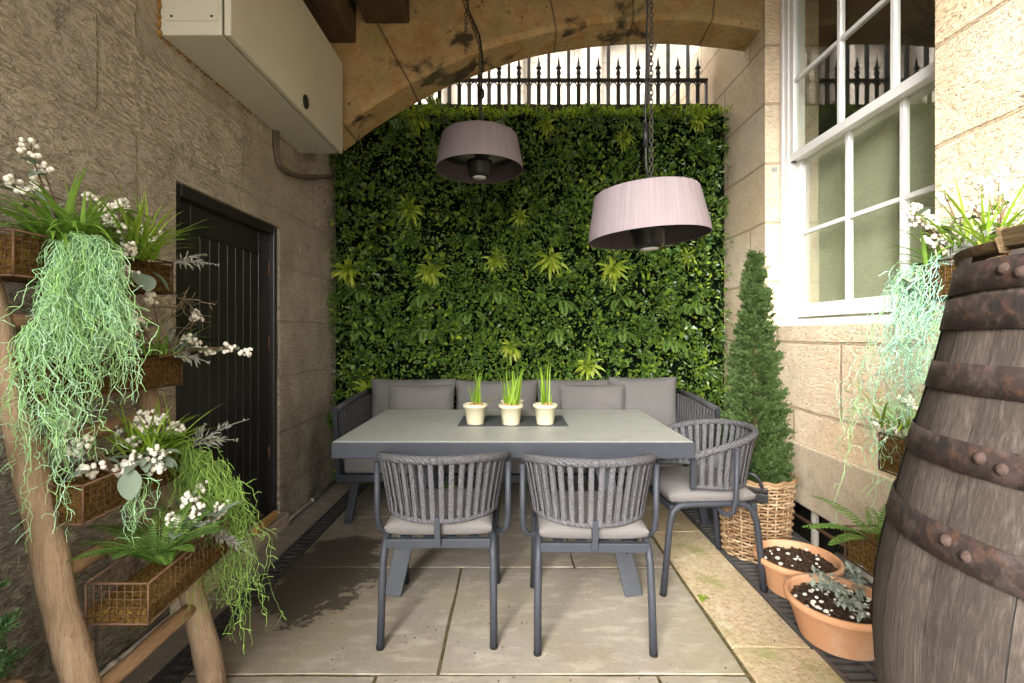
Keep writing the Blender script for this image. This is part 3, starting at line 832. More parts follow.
# floor grate ------------------------------------------------------
gr = thing('floor_grate', 'black cast iron floor grating along the right wall', 'grate', (1.48, 2.9, 0))
b = MB(); y = 1.715
while y < 4.0:
    b.box(1.215, 1.765, y, y + .016, -.03, -.002); y += .042
build('cross_bars', b, M['grate'], gr)
b = MB()
for x in (1.20, 1.335, 1.47, 1.605, 1.765): b.box(x - .01, x + .01, 1.705, 4.02, -.045, .004)
build('rails', b, M['grate'], gr)
b = MB(); b.tube([(1.80, 1.2, .10), (1.80, 4.0, .10)], .012, 8); tag(build('guard_rail', b, M['rust']), 'thin rusty rail along the gap under the plinth', 'rail')
for i, (y, lab) in enumerate(((2.62, 'upright white pipe in the gap under the plinth beside the terracotta pots'), (3.02, 'upright white pipe in the gap under the plinth by the wicker basket'))):
    b = MB(); b.tube([(1.9, y, -.28), (1.9, y, .19)], .022, 10); tag(build('waste_pipe', b, M['pvc']), lab, 'pipe', 'white pipes in the lightwell')
b = MB(); b.tube([(1.86, 2.2, -.02), (1.86, 2.75, -.02)], .025, 10); tag(build('horizontal_pipe', b, M['pvc']), 'white pipe lying along the gap behind the terracotta pots', 'pipe')

# ------------------------------------------------------------------ electrical cabinet
cab = thing('electrical_cabinet', 'cream metal wall cabinet mounted high on the left stone wall', 'cabinet', (LX, 2.7, 2.52))
CX0, CX1, CY0, CY1, CZ0, CZ1 = LX + .004, -1.235, 2.034, 3.37, 2.517, 3.15
b = MB(); b.box(CX0, CX1, CY0, CY1, CZ0, CZ1); build('body', b, M['cabinet'], cab, bevel=.005)
b = MB(); b.box(CX1 + .002, CX1 + .008, CY0 + .012, CY1 - .012, CZ0 + .012, CZ1 - .012); build('gap_shade_strip', b, M['cabinet_edge'], cab)  # dark strip whose colour paints the shade in the door gap
b = MB(); b.box(CX1 + .010, CX1 + .040, CY0 - .002, CY1 + .002, CZ0 - .002, CZ1 + .002); dl = build('door', b, M['cabinet'], cab, bevel=.006)
b = MB(); b.lathe([(.0, .0), (.032, 0), (.029, .009), (0, .011)], (0, 0, 0), 18)
b.v = [(CX1 + .041 + z, 2.76 + x, 2.585 + y * 1.3) for x, y, z in b.v]; build('lock', b, M['black_plastic'], dl)
b = MB(); b.box(LX + .03, CX1 - .012, CY0 - .004, CY0 - .0005, 2.575, 3.05); ap = build('access_plate', b, M['cabinet'], cab, bevel=.0015)
for x in (LX + .055, CX1 - .04):
    for z in (2.595, 2.72, 2.9, 3.03):
        b = MB(); b.ball((x, CY0 - .004, z), .006, 8, 5, (1, .5, 1)); build('screw', b, M['black_plastic'], ap)
b = MB()
for k in range(90):
    y = CY0 + .8 * R.random() ** 1.6; b.ball((LX + .004, y, CZ0 + R.uniform(-.008, .01)), R.uniform(.003, .008), 6, 4)
for k in range(60): b.ball((LX + .004, CY0 + R.uniform(-.012, .006), R.uniform(CZ0, CZ1)), R.uniform(.006, .013), 6, 4)
build('foam_bead', b, M['foam'], cab)
pts = [P(266, 122, 3.0), P(268, 140, 3.0), P(276, 160, 3.03), P(290, 172, 3.12), P(312, 177, 3.4), P(336, 176, 3.9)]
cpts = []
for i in range(len(pts) - 1):
    for k in range(5):
        t = k / 5; a, bb = pts[i], pts[i + 1]; p0 = pts[max(0, i - 1)]; p3 = pts[min(len(pts) - 1, i + 2)]
        cpts.append(.5 * ((2 * a) + (bb - p0) * t + (2 * p0 - 5 * a + 4 * bb - p3) * t * t + (3 * a - p0 - 3 * bb + p3) * t ** 3))
cpts.append(pts[-1]); cpts = [Vector((max(LX + .012, min(p.x, LX + .035)), p.y, p.z)) for p in cpts]
cpts[0].z = CZ0 + .01
b = MB(); b.tube(cpts, .017, 10); b.tube([p + Vector((.02, 0, -.01)) for p in cpts[:14]], .009, 8)
tag(build('cable_conduit', b, M['conduit']), 'bent brown cable conduit below the cream cabinet', 'conduit')

# ------------------------------------------------------------------ sash window
win = thing('sash_window', 'large white sash window with twelve panes in the sandstone wall', 'window', (1.92, 2.71, 1.30))
Y0, Y1, Z0, Z1 = 2.04, 3.392, 1.303, 3.74
b = MB()
b.box(1.90, 2.02, Y1 - .075, Y1, Z0, Z1); b.box(1.90, 2.02, Y0, Y0 + .06, Z0, Z1); b.box(1.90, 2.02, Y0 + .062, Y1 - .077, Z1 - .07, Z1)
b.box(1.885, 1.899, Y1 - .035, Y1 + .0, Z0 + .06, Z1)
build('frame', b, M['white_paint'], win, bevel=.004)
b = MB(); b.add([(1.872, Y0, 1.303), (2.05, Y0, 1.303), (2.05, Y0, 1.365), (1.872, Y0, 1.335), (1.872, Y1, 1.303), (2.05, Y1, 1.303), (2.05, Y1, 1.365), (1.872, Y1, 1.335)],
             [(0, 1, 2, 3), (7, 6, 5, 4), (0, 4, 5, 1), (1, 5, 6, 2), (2, 6, 7, 3), (3, 7, 4, 0)])
build('sill', b, M['white_paint'], win, bevel=.003)
def sash(x0, x1, z0, z1, bot, top, ybars, zbars, name):
    m = MB(); ya, yb = Y0 + .064, Y1 - .079
    m.box(x0, x1, ya, ya + .045, z0, z1); m.box(x0, x1, yb - .045, yb, z0, z1)
    m.box(x0 - .002, x1 + .002, ya + .001, yb - .001, z0, z0 + bot); m.box(x0 - .002, x1 + .002, ya + .001, yb - .001, z1 - top, z1)
    for y in ybars: m.box(x0 + .003, x1 - .003, y - .013, y + .013, z0 + .01, z1 - .01)
    for z in zbars: m.box(x0 + .005, x1 - .005, ya + .01, yb - .01, z - .013, z + .013)
    o = build(name, m, M['white_paint'], win, bevel=.003)
    xm = (x0 + x1) / 2
    ys_ = [ya + .043] + sorted(ybars) + [yb - .043]; zs_ = [z0 + bot - .002] + list(zbars) + [z1 - top + .002]
    for i in range(len(ys_) - 1):
        for j in range(len(zs_) - 1):
            g_ = MB(); rx = R.uniform(-.0008, .0008)
            g_.add([(xm + rx, ys_[i], zs_[j]), (xm - rx, ys_[i + 1], zs_[j]), (xm - rx, ys_[i + 1], zs_[j + 1]), (xm + rx, ys_[i], zs_[j + 1])], [(0, 3, 2, 1)])
            build('pane', g_, M['glass'], o)
sash(1.955, 1.995, 1.367, 2.47, .085, .03, (2.42, 2.82), (1.935,), 'lower_sash')
sash(1.908, 1.948, 2.43, 3.668, .055, .05, (2.42, 2.82), (2.975,), 'upper_sash')
m = MB(); m.box(2.075, 2.079, Y0 - .02, Y1 + .02, 1.31, 2.50); m.tube([(2.077, Y0 - .02, 2.515), (2.077, Y1 + .02, 2.515)], .018, 8); build('blind', m, M['curtain'], win)
m = MB(); m.box(3.15, 3.2, .9, 5.8, .6, 4.25); m.box(2.17, 3.14, 5.7, 5.8, .6, 4.25); m.box(2.17, 3.14, .9, 1.0, .6, 4.25); m.box(2.17, 3.14, 1.01, 5.69, .55, .6); m.box(2.17, 3.14, 1.01, 5.69, 4.02, 4.1)
tag(build('room_interior', m, M['roomwall']), 'plain room wall seen dimly behind the sash window glass', 'wall')
b = MB(); b.box(1.83, 1.87, 3.395, 3.3985, 2.40, 2.43); tag(build('wall_bracket', b, M['glove'], bevel=.001), 'tiny grey metal plate fixed to the window reveal', 'bracket')

# ------------------------------------------------------------------ pendant heaters
def chain_mb(pts, link=.030, r=.0026):
    m = MB(); pts = [Vector(p) for p in pts]
    acc = 0; k = 0
    for a, bb in zip(pts, pts[1:]):
        d = bb - a; n = max(1, int(d.length / (link * .74))); d.normalize()
        for i in range(n):
            c = a + (bb - a) * ((i + .5) / n)
            s1 = d.cross(Vector((0, 1, 0))).normalized(); s2 = d.cross(s1).normalized()
            sd = s1 if k % 2 else s2; k += 1
            ring = []
            for q in range(10):
                t = 2 * PI * q / 10
                ring.append(c + d * math.cos(t) * link * .5 + sd * math.sin(t) * link * .28)
            m.tube(ring, r, 5, closed=True)
    return m
def heater(loc, tilt, top, label, chain_pts, cable_pts):
    root = thing('pendant_heater', label, 'pendant heater', loc, 'pendant heaters over the dining table')
    n = 240; rad = lambda k, i: 1 + (.006 if k % 2 else -.002)
    m = MB(); m.lathe([(.280, 0), (.279, .03), (.263, .108), (.248, .186), (.243, .210), (.237, .217), (.20, .218), (.03, .226)], (0, 0, 0), n, True, rad)
    inner = MB(); inner.lathe([(.276, .001), (.259, .108), (.243, .186), (.238, .208)], (0, 0, 0), n, True, rad); m.lathe([(.280, 0), (.276, .001)], (0, 0, 0), n, True, rad)
    parts = [('shade', m, M['shade']), ('inner_shading', inner, M['inner_shading'])]
    m = MB(); m.lathe([(.235, .10), (.17, .085), (.085, .05)], (0, 0, 0), 48)
    parts.append(('reflector', m, M['reflector']))
    m = MB()
    for a0 in (.3, 2.4, 4.5):
        vs = []; 
        for i in range(9):
            a = a0 + .85 * i / 8
            vs += [(.088 * math.cos(a), .088 * math.sin(a), .046), (.24 * math.cos(a), .24 * math.sin(a), .094)]
        m.add(vs, [(2 * i, 2 * i + 2, 2 * i + 3, 2 * i + 1) for i in range(8)], True)
    parts.append(('reflector_vane', m, M['black_plastic']))
    m = MB(); m.lathe([(.0, .05), (.084, .05), (.084, .03), (.074, .02), (.072, -.03), (.06, -.045), (.04, -.05)], (0, 0, 0), 28)
    parts.append(('housing', m, M['black_plastic']))
    m = MB(); m.lathe([(.045, -.047), (.04, -.056), (.0, -.060)], (0, 0, 0), 20); parts.append(('lens', m, M['lens']))
    rot = Matrix.Rotation(tilt, 4, 'Y')
    for nm, m, mt in parts:
        m.v = [tuple(rot @ Vector(v) * .97) for v in m.v]
        o = bpy.data.objects.new(nm, m.mesh(nm)); COL.objects.link(o); o.parent = root; o.data.materials.append(mt)
    build('chain', chain_mb(chain_pts), M['chain'], root)
    m = MB(); m.tube(cable_pts, .005, 6); build('cable', m, M['black_plastic'], root)
    return root
X, Y, Z = .627, 2.22, 1.692
h1 = heater((X, Y, Z), math.radians(-3.6), 3.56, 'pale mauve pleated pendant heater hanging at the right, larger and brighter',
       [(X + .012, Y, Z + .24), (X + .013, Y, 3.56)],
       [(X + .005, Y, Z + .24), (X - .012, Y, Z + .34), (X - .015, Y, Z + .6), (X - .004, Y, 2.8), (X + .006, Y, 3.56)])
b = MB(); b.tube([(X - .015, Y, Z + .42), (X - .015, Y, Z + .53)], .012, 8); build('cable_joint', b, M['black_plastic'], h1)
X, Y, Z = -.21, 3.02, 2.282
h2 = heater((X, Y, Z), math.radians(0), 3.56, 'dark mauve pleated pendant heater hanging further back at the left',
       [(X, Y, Z + .24), (X + .002, Y, 3.10), (X - .085, Y, 3.30), (X - .09, Y, 3.56)],
       [(X + .01, Y, Z + .24), (X + .012, Y, Z + .5), (X + .018, Y, 3.0), (X + .0, Y, 3.13), (X - .07, Y, 3.29), (X - .085, Y, 3.56)])
build('chain', chain_mb([(X - .088, Y + .01, 3.30), (X - .088, Y + .01, 3.02)]), M['chain'], h2)
b = MB(); b.ball((X + .012, Y, Z + .48), .02, 8, 6, (1, 1, 1.8)); build('cable_joint', b, M['black_plastic'], h2)

# ------------------------------------------------------------------ dining table
TY0, TY1, TXW = 2.222, 3.18, .8425
tb = thing('dining_table', 'long dark grey dining table with a grey green top', 'table', (0, 2.7, 0))
b = MB(); b.box(-TXW + .006, TXW - .006, TY0 + .006, TY1 - .006, .735, .75); build('tabletop', b, M['table'], tb, bevel=.002)
b = MB(); b.box(-TXW, TXW, TY0, TY0 + .04, .672, .748); b.box(-TXW, TXW, TY1 - .04, TY1, .672, .748); b.box(-TXW, -TXW + .04, TY0 + .041, TY1 - .041, .672, .748); b.box(TXW - .04, TXW, TY0 + .041, TY1 - .041, .672, .748)
b.box(-TXW + .041, TXW - .041, TY0 + .041, TY1 - .041, .70, .732)
build('apron', b, M['alu'], tb, bevel=.004)
for sx in (-1, 1):
    for y, y2 in ((2.29, 2.52), (3.11, 2.88)):
        b = MB(); b.bar((sx * .575, y, 0), (sx * .44, y2, .69), .085, .032, (0, 1, 0)); 
        b.v = [(x_, y_, max(0.0, z_)) for x_, y_, z_ in b.v]
        build('leg', b, M['alu'], tb, bevel=.003)
b = MB(); b.bar((-.47, 2.7, .64), (.47, 2.7, .64), .08, .05); build('stretcher', b, M['alu'], tb)
b = MB(); b.box(-.30, .30, 2.585, 2.92, .7503, .7535); build('inlay_panel', b, M['inlay'], tb)

# daffodil pots
def daff_pot(seed, x, y, label, tall):
    Rr = random.Random(seed)
    root = thing('bulb_pot', label, 'plant pot', (x, y, .7535), 'daffodil pots on the table')
    m = MB(); m.lathe([(.0, .0), (.046, .0), (.048, .004), (.059, .09), (.066, .092), (.068, .098), (.068, .108), (.063, .111), (.059, .106), (.056, .09), (.0, .09)], (x, y, .7535), 36)
    build('pot', m, M['pot_glaze'], root)
    m = MB(); m.lathe([(.056, .093), (.03, .097), (0, .098)], (x, y, .7535), 14); build('soil', m, M['soil'], root)
    m = MB(); g2 = MB()
    for k in range(tall):
        a = Rr.uniform(0, 2 * PI); rr = Rr.uniform(.0, .042)
        bx, by = x + rr * math.cos(a), y + rr * math.sin(a)
        m.ball((bx, by, .7535 + .098), Rr.uniform(.012, .017), 8, 6, (1, 1, 1.25))
        for q in range(Rr.choice((2, 3, 3))):
            g2.blade((bx + Rr.uniform(-.006, .006), by + Rr.uniform(-.006, .006), .7535 + .105), (Rr.gauss(0, .14), Rr.gauss(0, .14), 1), (Rr.uniform(.17, .26) if Rr.random() < .4 else Rr.uniform(.06, .14)), Rr.uniform(.010, .016), .05, 5, side=(Rr.uniform(-1, 1), Rr.uniform(-1, 1), 0), shape='grass', fold=.2)
    build('bulb', m, M['bulb'], root); build('blades', g2, M['daff'], root)
    return root
daff_pot(1, -.209, 2.66, 'cream pot of green daffodil shoots, leftmost on the table', 7)
dp = daff_pot(2, -.011, 2.645, 'cream pot of the tallest daffodil shoots at the table centre front', 11)
daff_pot(3, .178, 2.655, 'cream pot of sparse daffodil shoots, rightmost on the table', 6)
daff_pot(4, -.005, 2.84, 'cream pot of daffodil shoots hidden behind the centre pot', 8)
m = MB()
for k in range(3): m.blade((-.06, 2.79, .865), (-.9 + .15 * k, -.35, .25), .19, .010, 2.1, 8)
build('drooping_blade', m, M['grass'], dp)

# ------------------------------------------------------------------ dining chairs
def arc_pts(a, yb, y0, z0, z1, yend, n=28):
    """horseshoe from the right front round the back to the left front; z0 at the back, z1 at the ends"""
    out = []
    for i in range(n + 1):
        t = -1.0 + 2.0 * i / n
        ang = t * 118
        th = math.radians(max(-90, min(90, ang)))
        x = a * math.sin(th); y = y0 - (yb) * math.cos(th)
        ex = max(0, abs(ang) - 90) / 28.0
        y += ex * (yend - y0); x -= math.copysign(ex * .012, x)
        u = min(1, abs(t)) ; z = z0 + (z1 - z0) * (u ** 2.4)
        out.append(Vector((x, y, z)))
    return out
def make_chair():
    root = thing('dining_chair', 'grey rope back dining chair', 'chair', (0, 0, 0), 'rope back chairs round the table')
    for sx in (-1, 1):
        m = MB(); m.tube([(sx * .225, -.25, .0), (sx * .224, -.232, .2), (sx * .222, -.215, .34), (sx * .219, -.195, .395), (sx * .216, -.16, .42), (sx * .215, -.11, .427), (sx * .215, .12, .427), (sx * .216, .17, .42), (sx * .219, .20, .395), (sx * .222, .215, .34), (sx * .228, .25, 0)], .0155, 10)
        build('leg_loop', m, M['alu'], root)
        m = MB()
        for y in (-.25, .25): m.lathe([(.0, 0.0005), (.0165, 0.0005), (.0165, .012)], (sx * .2255 if y < 0 else sx * .2285, y, 0), 10)
        build('foot_cap', m, M['black_plastic'], root)
        m = MB(); m.tube([(sx * .19, -.03, .405), (sx * .235, -.045, .385), (sx * .262, -.06, .39), (sx * .279, -.072, .42), (sx * .283, -.08, .48), (sx * .283, -.085, .70)], .013, 10)
        build('arm_post', m, M['alu'], root)
    for y0, y1, z0, z1 in ((-.225, -.20, .385, .422), (.185, .21, .39, .42)):
        m = MB(); m.box(-.212, .212, y0, y1, z0, z1); build('cross_rail', m, M['alu'], root, bevel=.003)
    m = MB()
    for x in (-.14, -.047, .047, .14): m.box(x - .02, x + .02, -.199, .184, .405, .421)
    build('seat_slats', m, M['alu'], root, bevel=.002)
    m = MB(); m.box(-.012, .012, -.241, -.2265, .40, .50); m.box(-.012, .012, -.252, -.242, .44, .52); build('back_bracket', m, M['alu'], root, bevel=.002)
    # cushion
    m = MB(); nx = 16; vs = []; fs = []
    def cz(u, v): return (max(0, 1 - abs(u) ** 6) * max(0, 1 - abs(v) ** 6)) ** .5
    for j in range(nx + 1):
        for i in range(nx + 1):
            u, v = -1 + 2 * i / nx, -1 + 2 * j / nx
            u2 = math.sin(u * PI / 2); v2 = math.sin(v * PI / 2)
            vs.append((u2 * .218, v2 * .215 + .0, .468 + .034 * cz(u2, v2) + .008 * (1 - u2 * u2) * (1 - v2 * v2)))
    off = len(vs); vs += [(x, y, .458 - (z - .458) * .9 if z > .47 else .462) for x, y, z in vs]
    vs = [(x, y, max(z, .4225)) for x, y, z in vs]
    for j in range(nx):
        for i in range(nx):
            a = j * (nx + 1) + i
            fs.append((a, a + 1, a + nx + 2, a + nx + 1)); fs.append((off + a, off + a + nx + 1, off + a + nx + 2, off + a + 1))
    rim = [i for i in range(nx + 1)] + [(j + 1) * (nx + 1) + nx for j in range(nx)] + [nx * (nx + 1) + nx - 1 - i for i in range(nx)] + [(nx - 1 - j) * (nx + 1) for j in range(nx - 1)]
    for k in range(len(rim)):
        a, c = rim[k], rim[(k + 1) % len(rim)]; fs.append((c, a, off + a, off + c))
    m.add(vs, fs, True); build('seat_cushion', m, M['seat_fabric'], root)
    # rope back
    tp = arc_pts(.275, .275, -.02, .758, .668, .115, 44); bt = arc_pts(.232, .205, -.035, .50, .515, .10, 44)
    m = MB(); m.tube(tp, .0175, 12); build('top_rail', m, M['rope'], root)
    m = MB(); m.tube(bt, .011, 8); build('bottom_rail', m, M['rope'], root)
    for sx, k in ((1, 0), (-1, 44)):
        m = MB(); m.bar(bt[k] - Vector((0, 0, .012)), tp[k] + Vector((0, 0, .012)), .022, .03, (0, 1, 0))
        build('end_bar', m, M['alu'], root, bevel=.004)
    m = MB(); ns = 27
    for k in range(1, ns):
        f = k / ns * 44; i = int(f); t = f - i
        a = tp[i].lerp(tp[min(i + 1, 44)], t); c = bt[i].lerp(bt[min(i + 1, 44)], t)
        tan = (tp[min(i + 1, 44)] - tp[i]).normalized(); n_ = tan.cross(a - c).normalized()
        wv = .0195
        for o2 in (.010, -.010):
            vs = []
            for q in range(7):
                s_ = q / 6; p = c.lerp(a, s_) + n_ * o2 * (.9 if q in (0, 6) else .55)
                vs += [p - tan * wv * .5 - n_ * .002, p + n_ * .0025 * (1 if o2 > 0 else -1), p + tan * wv * .5 - n_ * .002]
            fs = []
            for q in range(6):
                b0 = q * 3; fs += [(b0, b0 + 1, b0 + 4, b0 + 3), (b0 + 1, b0 + 2, b0 + 5, b0 + 4)]
            m.add(vs, fs, True)
    build('rope_straps', m, M['strap_rope'], root)
    return root
ch = make_chair()
for i, (x, y, rz, lab) in enumerate(((-.305, 2.16, .012, 'grey rope back chair seen from behind, left at the table front'),
                                 (.325, 2.12, -.015, 'grey rope back chair seen from behind, right at the table front'),
                                 (.955, 2.54, PI / 2 + .06, 'grey rope back armchair at the right end of the table beside the wicker basket'))):
    o = ch if i == 0 else copy_tree(ch)
    o.location = (x, y, 0); o.rotation_euler = (0, 0, rz); o['label'] = lab

# ------------------------------------------------------------------ sofa
sf = thing('outdoor_sofa', 'low grey outdoor sofa with rope arms behind the table', 'sofa', (.08, 3.55, 0))
SX0, SX1, SY0, SY1 = -1.16, 1.34, 3.13, 3.93
b = MB(); b.box(SX0, SX1, SY0, SY0 + .05, .285, .33); b.box(SX0, SX1, SY1 - .05, SY1, .285, .33); b.box(SX0, SX0 + .05, SY0 + .051, SY1 - .051, .285, .33); b.box(SX1 - .05, SX1, SY0 + .051, SY1 - .051, .285, .33)
for k in range(9): b.box(SX0 + .2 + k * .26, SX0 + .25 + k * .26, SY0 + .051, SY1 - .051, .30, .325)
build('base_frame', b, M['alu'], sf, bevel=.003)
for x, dx in ((SX0 + .12, -.05), (SX1 - .12, .05)):
    for y, dy in ((SY0 + .06, -.02), (SY1 - .06, .02)):
        m = MB(); m.bar((x + dx, y + dy, 0), (x, y, .284), .05, .03, (0, 1, 0)); build('leg', m, M['alu'], sf, bevel=.003)
m = MB(); m.tube([(SX0 + .02, SY1 - .02, .80), (SX1 - .02, SY1 - .02, .80)], .018, 8); m.tube([(SX0 + .02, SY1 - .02, .32), (SX0 + .02, SY1 - .02, .80)], .018, 8); m.tube([(SX1 - .02, SY1 - .02, .32), (SX1 - .02, SY1 - .02, .80)], .018, 8)
build('back_rail', m, M['alu'], sf)
m = MB()
for k in range(44):
    x = SX0 + .06 + k * .055; m.bar((x, SY1 - .02, .33), (x, SY1 - .02, .79), .02, .012, (0, 1, 0))
build('back_straps', m, M['rope'], sf)
for x, sx in ((SX0 + .015, -1), (SX1 - .015, 1)):
    top = [Vector((x, SY1 - .04, .795)), Vector((x + sx * .01, SY1 - .35, .79)), Vector((x + sx * .015, SY0 + .2, .77)), Vector((x + sx * .02, SY0 + .02, .755))]
    m = MB(); m.tube(top, .02, 10); arm = build('arm_rail', m, M['rope'], sf)
    m = MB(); m.bar((x, SY0 + .02, .33), (x + sx * .02, SY0 + .015, .765), .03, .035, (0, 1, 0)); build('arm_post', m, M['alu'], sf, bevel=.004)
    m = MB()
    for k in range(15):
        y = SY0 + .075 + k * .05; f = 1 - (y - SY0) / (SY1 - SY0)
        m.bar((x, y, .335), (x + sx * .016 * f, y, .785 - .03 * f), .016, .02, (0, 1, 0))
    build('arm_straps', m, M['rope'], sf)
def pillow(c, w, h, t, rx=0, rz=0, puff=4):
    m = MB(); n = 18; mat = Matrix.Rotation(rz, 3, 'Z') @ Matrix.Rotation(rx, 3, 'X'); sd = R.uniform(0, 99)
    def pt(u, v, s):
        th = t / 2 * ((1 - abs(u) ** puff) * (1 - abs(v) ** puff)) ** .55
        k = 1 - .045 * (1 - abs(u) ** 2) * abs(v) ** 3
        k2 = 1 - .035 * (1 - abs(v) ** 2) * abs(u) ** 3
        w_ = .014 * mnoise.noise(Vector((u * 2.5 + sd, v * 2.5, s)))
        return Vector(c) + mat @ Vector((u * w / 2 * k2, -s * (th + w_ * (1 - abs(u) ** 6)), v * h / 2 * k))
    for s in (1, -1):
        vs = [pt(math.sin((-1 + 2 * i / n) * PI / 2), math.sin((-1 + 2 * j / n) * PI / 2), s) for j in range(n + 1) for i in range(n + 1)]
        fs = []
        for j in range(n):
            for i in range(n):
                a = j * (n + 1) + i; q = (a, a + 1, a + n + 2, a + n + 1); fs.append(q if s > 0 else q[::-1])
        m.add(vs, fs, True)
    ring = [pt(u, -1, 1) for u in [-1 + 2 * i / 16 for i in range(17)]] + [pt(1, v, 1) for v in [-1 + 2 * i / 16 for i in range(1, 17)]] + [pt(-u, 1, 1) for u in [-1 + 2 * i / 16 for i in range(1, 17)]] + [pt(-1, -v, 1) for v in [-1 + 2 * i / 16 for i in range(1, 16)]]
    m.tube(ring, .004, 5, closed=True)
    return m
for x0, x1 in ((SX0 + .045, .09), (.095, SX1 - .045)):
    b = MB(); b.box(x0, x1, SY0 + .01, SY1 - .16, .331, .46); build('seat_cushion', b, M['cushion'], sf, bevel=.03, seg=4)
for x0, x1, h, rz in ((-1.125, -.46, .43, .0), (-.455, .19, .42, .012), (.195, .76, .425, -.02), (.765, 1.30, .445, .03)):
    build('back_cushion', pillow(((x0 + x1) / 2, 3.80, .462 + h / 2), x1 - x0, h, .17, -.10, rz), M['cushion'], sf)
for x, lab, h, rz in ((-.70, 'taupe scatter cushion at the left end of the sofa', .40, .02), (.60, 'taupe scatter cushion in the right half of the sofa', .405, -.03)):
    o = build('scatter_cushion', pillow((x, 3.64, .465 + h / 2), .50, h, .14, -.18, rz), M['cushion'], None, origin=(x, 3.64, .465))
    tag(o, lab, 'cushion', 'scatter cushions on the sofa')

# ------------------------------------------------------------------ conifers in wicker baskets
def wicker(m, x, y, r0, r1, h, z0=0.0, rows=24):
    nst = 26
    for k in range(nst):
        a = 2 * PI * k / nst
        m.tube([(x + r0 * math.cos(a), y + r0 * math.sin(a), z0), (x + r1 * math.cos(a), y + r1 * math.sin(a), z0 + h)], .006, 5)
    for j in range(rows):
        z = z0 + h * (j + .5) / rows; r = r0 + (r1 - r0) * (j + .5) / rows
        pts = []
        for q in range(nst * 4):
            a = 2 * PI * q / (nst * 4)
            w = math.cos(a * nst / 2 + PI * (j % 2) + (.0)) * .009 + R.uniform(-.001, .001)
            pts.append((x + (r + w) * math.cos(a), y + (r + w) * math.sin(a), z + R.uniform(-.0015, .0015)))
        m.tube(pts, h / rows * .40, 5, closed=True)
    for dz in (0, .018):
        pts = [(x + (r1 + .006 + .005 * math.cos(q * .9)) * math.cos(2 * PI * q / 90), y + (r1 + .006 + .005 * math.cos(q * .9)) * math.sin(2 * PI * q / 90), z0 + h + dz * .7 + .005 * math.sin(q * .9)) for q in range(90)]
        m.tube(pts, .012, 6, closed=True)
def conifer_crown(m, x, y, z0, z1, rmax, n, seed):
    Rr = random.Random(seed)
    def spray(p, d, L):
        side = d.orthogonal().normalized(); side = (side * Rr.uniform(-1, 1) + d.cross(side) * Rr.uniform(-1, 1)).normalized()
        for q in range(4):
            b0 = p + d * L * q / 4
            for sg in (-1, 1):
                m.leaf(b0, d * .7 + side * sg * .9 + Vector((Rr.gauss(0, .3), Rr.gauss(0, .3), Rr.gauss(0, .3))), d.cross(side), L * .42, .0062, .25)
        m.leaf(p + d * L * .9, d, side, L * .4, .006, .1)
    def radius(t): return rmax * math.sin(PI * min(.5, .30 + t * .6)) * (1 - t) ** .8 * 1.05 + .012
    for _ in range(n // 5):                                  # dim inner twigs
        t = Rr.random() ** 1.2; a = Rr.uniform(0, 2 * PI); r = radius(t) * Rr.uniform(.1, .62)
        spray(Vector((x + r * math.cos(a), y + r * math.sin(a), z0 + (z1 - z0) * t)), Vector((math.cos(a) + Rr.gauss(0, .4), math.sin(a) + Rr.gauss(0, .4), Rr.uniform(.2, 1))).normalized(), Rr.uniform(.02, .035))
    nc = n // 30
    for _ in range(nc):                                      # clumps: upswept tufts with gaps between them
        t = Rr.random() ** 1.25; a = Rr.uniform(0, 2 * PI); rr = radius(t); r = rr * Rr.uniform(.62, 1.02)
        c = Vector((x + r * math.cos(a), y + r * math.sin(a), z0 + (z1 - z0) * t)); out = Vector((math.cos(a), math.sin(a), Rr.uniform(.5, 1.3))).normalized()
        ln = Rr.uniform(.05, .095) * (.55 + .45 * (1 - t)); wd = ln * .36
        for _2 in range(24):
            f = Rr.random(); w = wd * (1 - f * .75)
            p = c + out * (f - .45) * ln + Vector((Rr.gauss(0, w), Rr.gauss(0, w), Rr.gauss(0, w))) * .6
            spray(p, (out + Vector((Rr.gauss(0, .45), Rr.gauss(0, .45), Rr.gauss(0, .4)))).normalized(), Rr.uniform(.014, .028))
def potted(x, y, r0, r1, h, z1, rmax, n, seed, lab_b, lab_t, mat, handles):
    bk = thing('wicker_basket', lab_b, 'basket', (x, y, .006), 'wicker baskets holding conifers')
    m = MB(); wicker(m, x, y, r0, r1, h, .006); build('weave', m, M['wicker'], bk)
    m = MB(); m.lathe([(.0, h - .06), (r1 - .02, h - .06)], (x, y, .006), 24); build('soil', m, M['soil'], bk)
    for a in handles:
        c = Vector((x + (r1 + .016) * math.cos(a), y + (r1 + .016) * math.sin(a), 0)); tn = Vector((-math.sin(a), math.cos(a), 0)); ou = Vector((math.cos(a), math.sin(a), 0))
        m = MB(); m.tube([c + tn * (.06 * math.cos(t)) + ou * .012 + Vector((0, 0, h - .03 + .105 * math.sin(t))) for t in [PI * i / 12 for i in range(13)]], .010, 8)
        m.bar(c - tn * .085 + ou * .014 + Vector((0, 0, h - .045)), c + tn * .085 + ou * .014 + Vector((0, 0, h - .045)), .02, .045); m.bar(c - tn * .085 + ou * .012 + Vector((0, 0, h - .005)), c + tn * .085 + ou * .012 + Vector((0, 0, h - .005)), .016, .02)
        build('handle', m, M['black_plastic'], bk, bevel=.003)
    tr = thing('conifer', lab_t, 'tree', (x, y, h - .05), 'potted conifers')
    m = MB(); m.tube([(x, y, h - .06), (x + .005, y, h + .3), (x, y, z1 - .25)], [.018, .014, .005], 8); build('trunk', m, M['twig'], tr)
    m = MB(); conifer_crown(m, x, y, h - .035, z1, rmax, n, seed); build('crown', m, mat, tr)
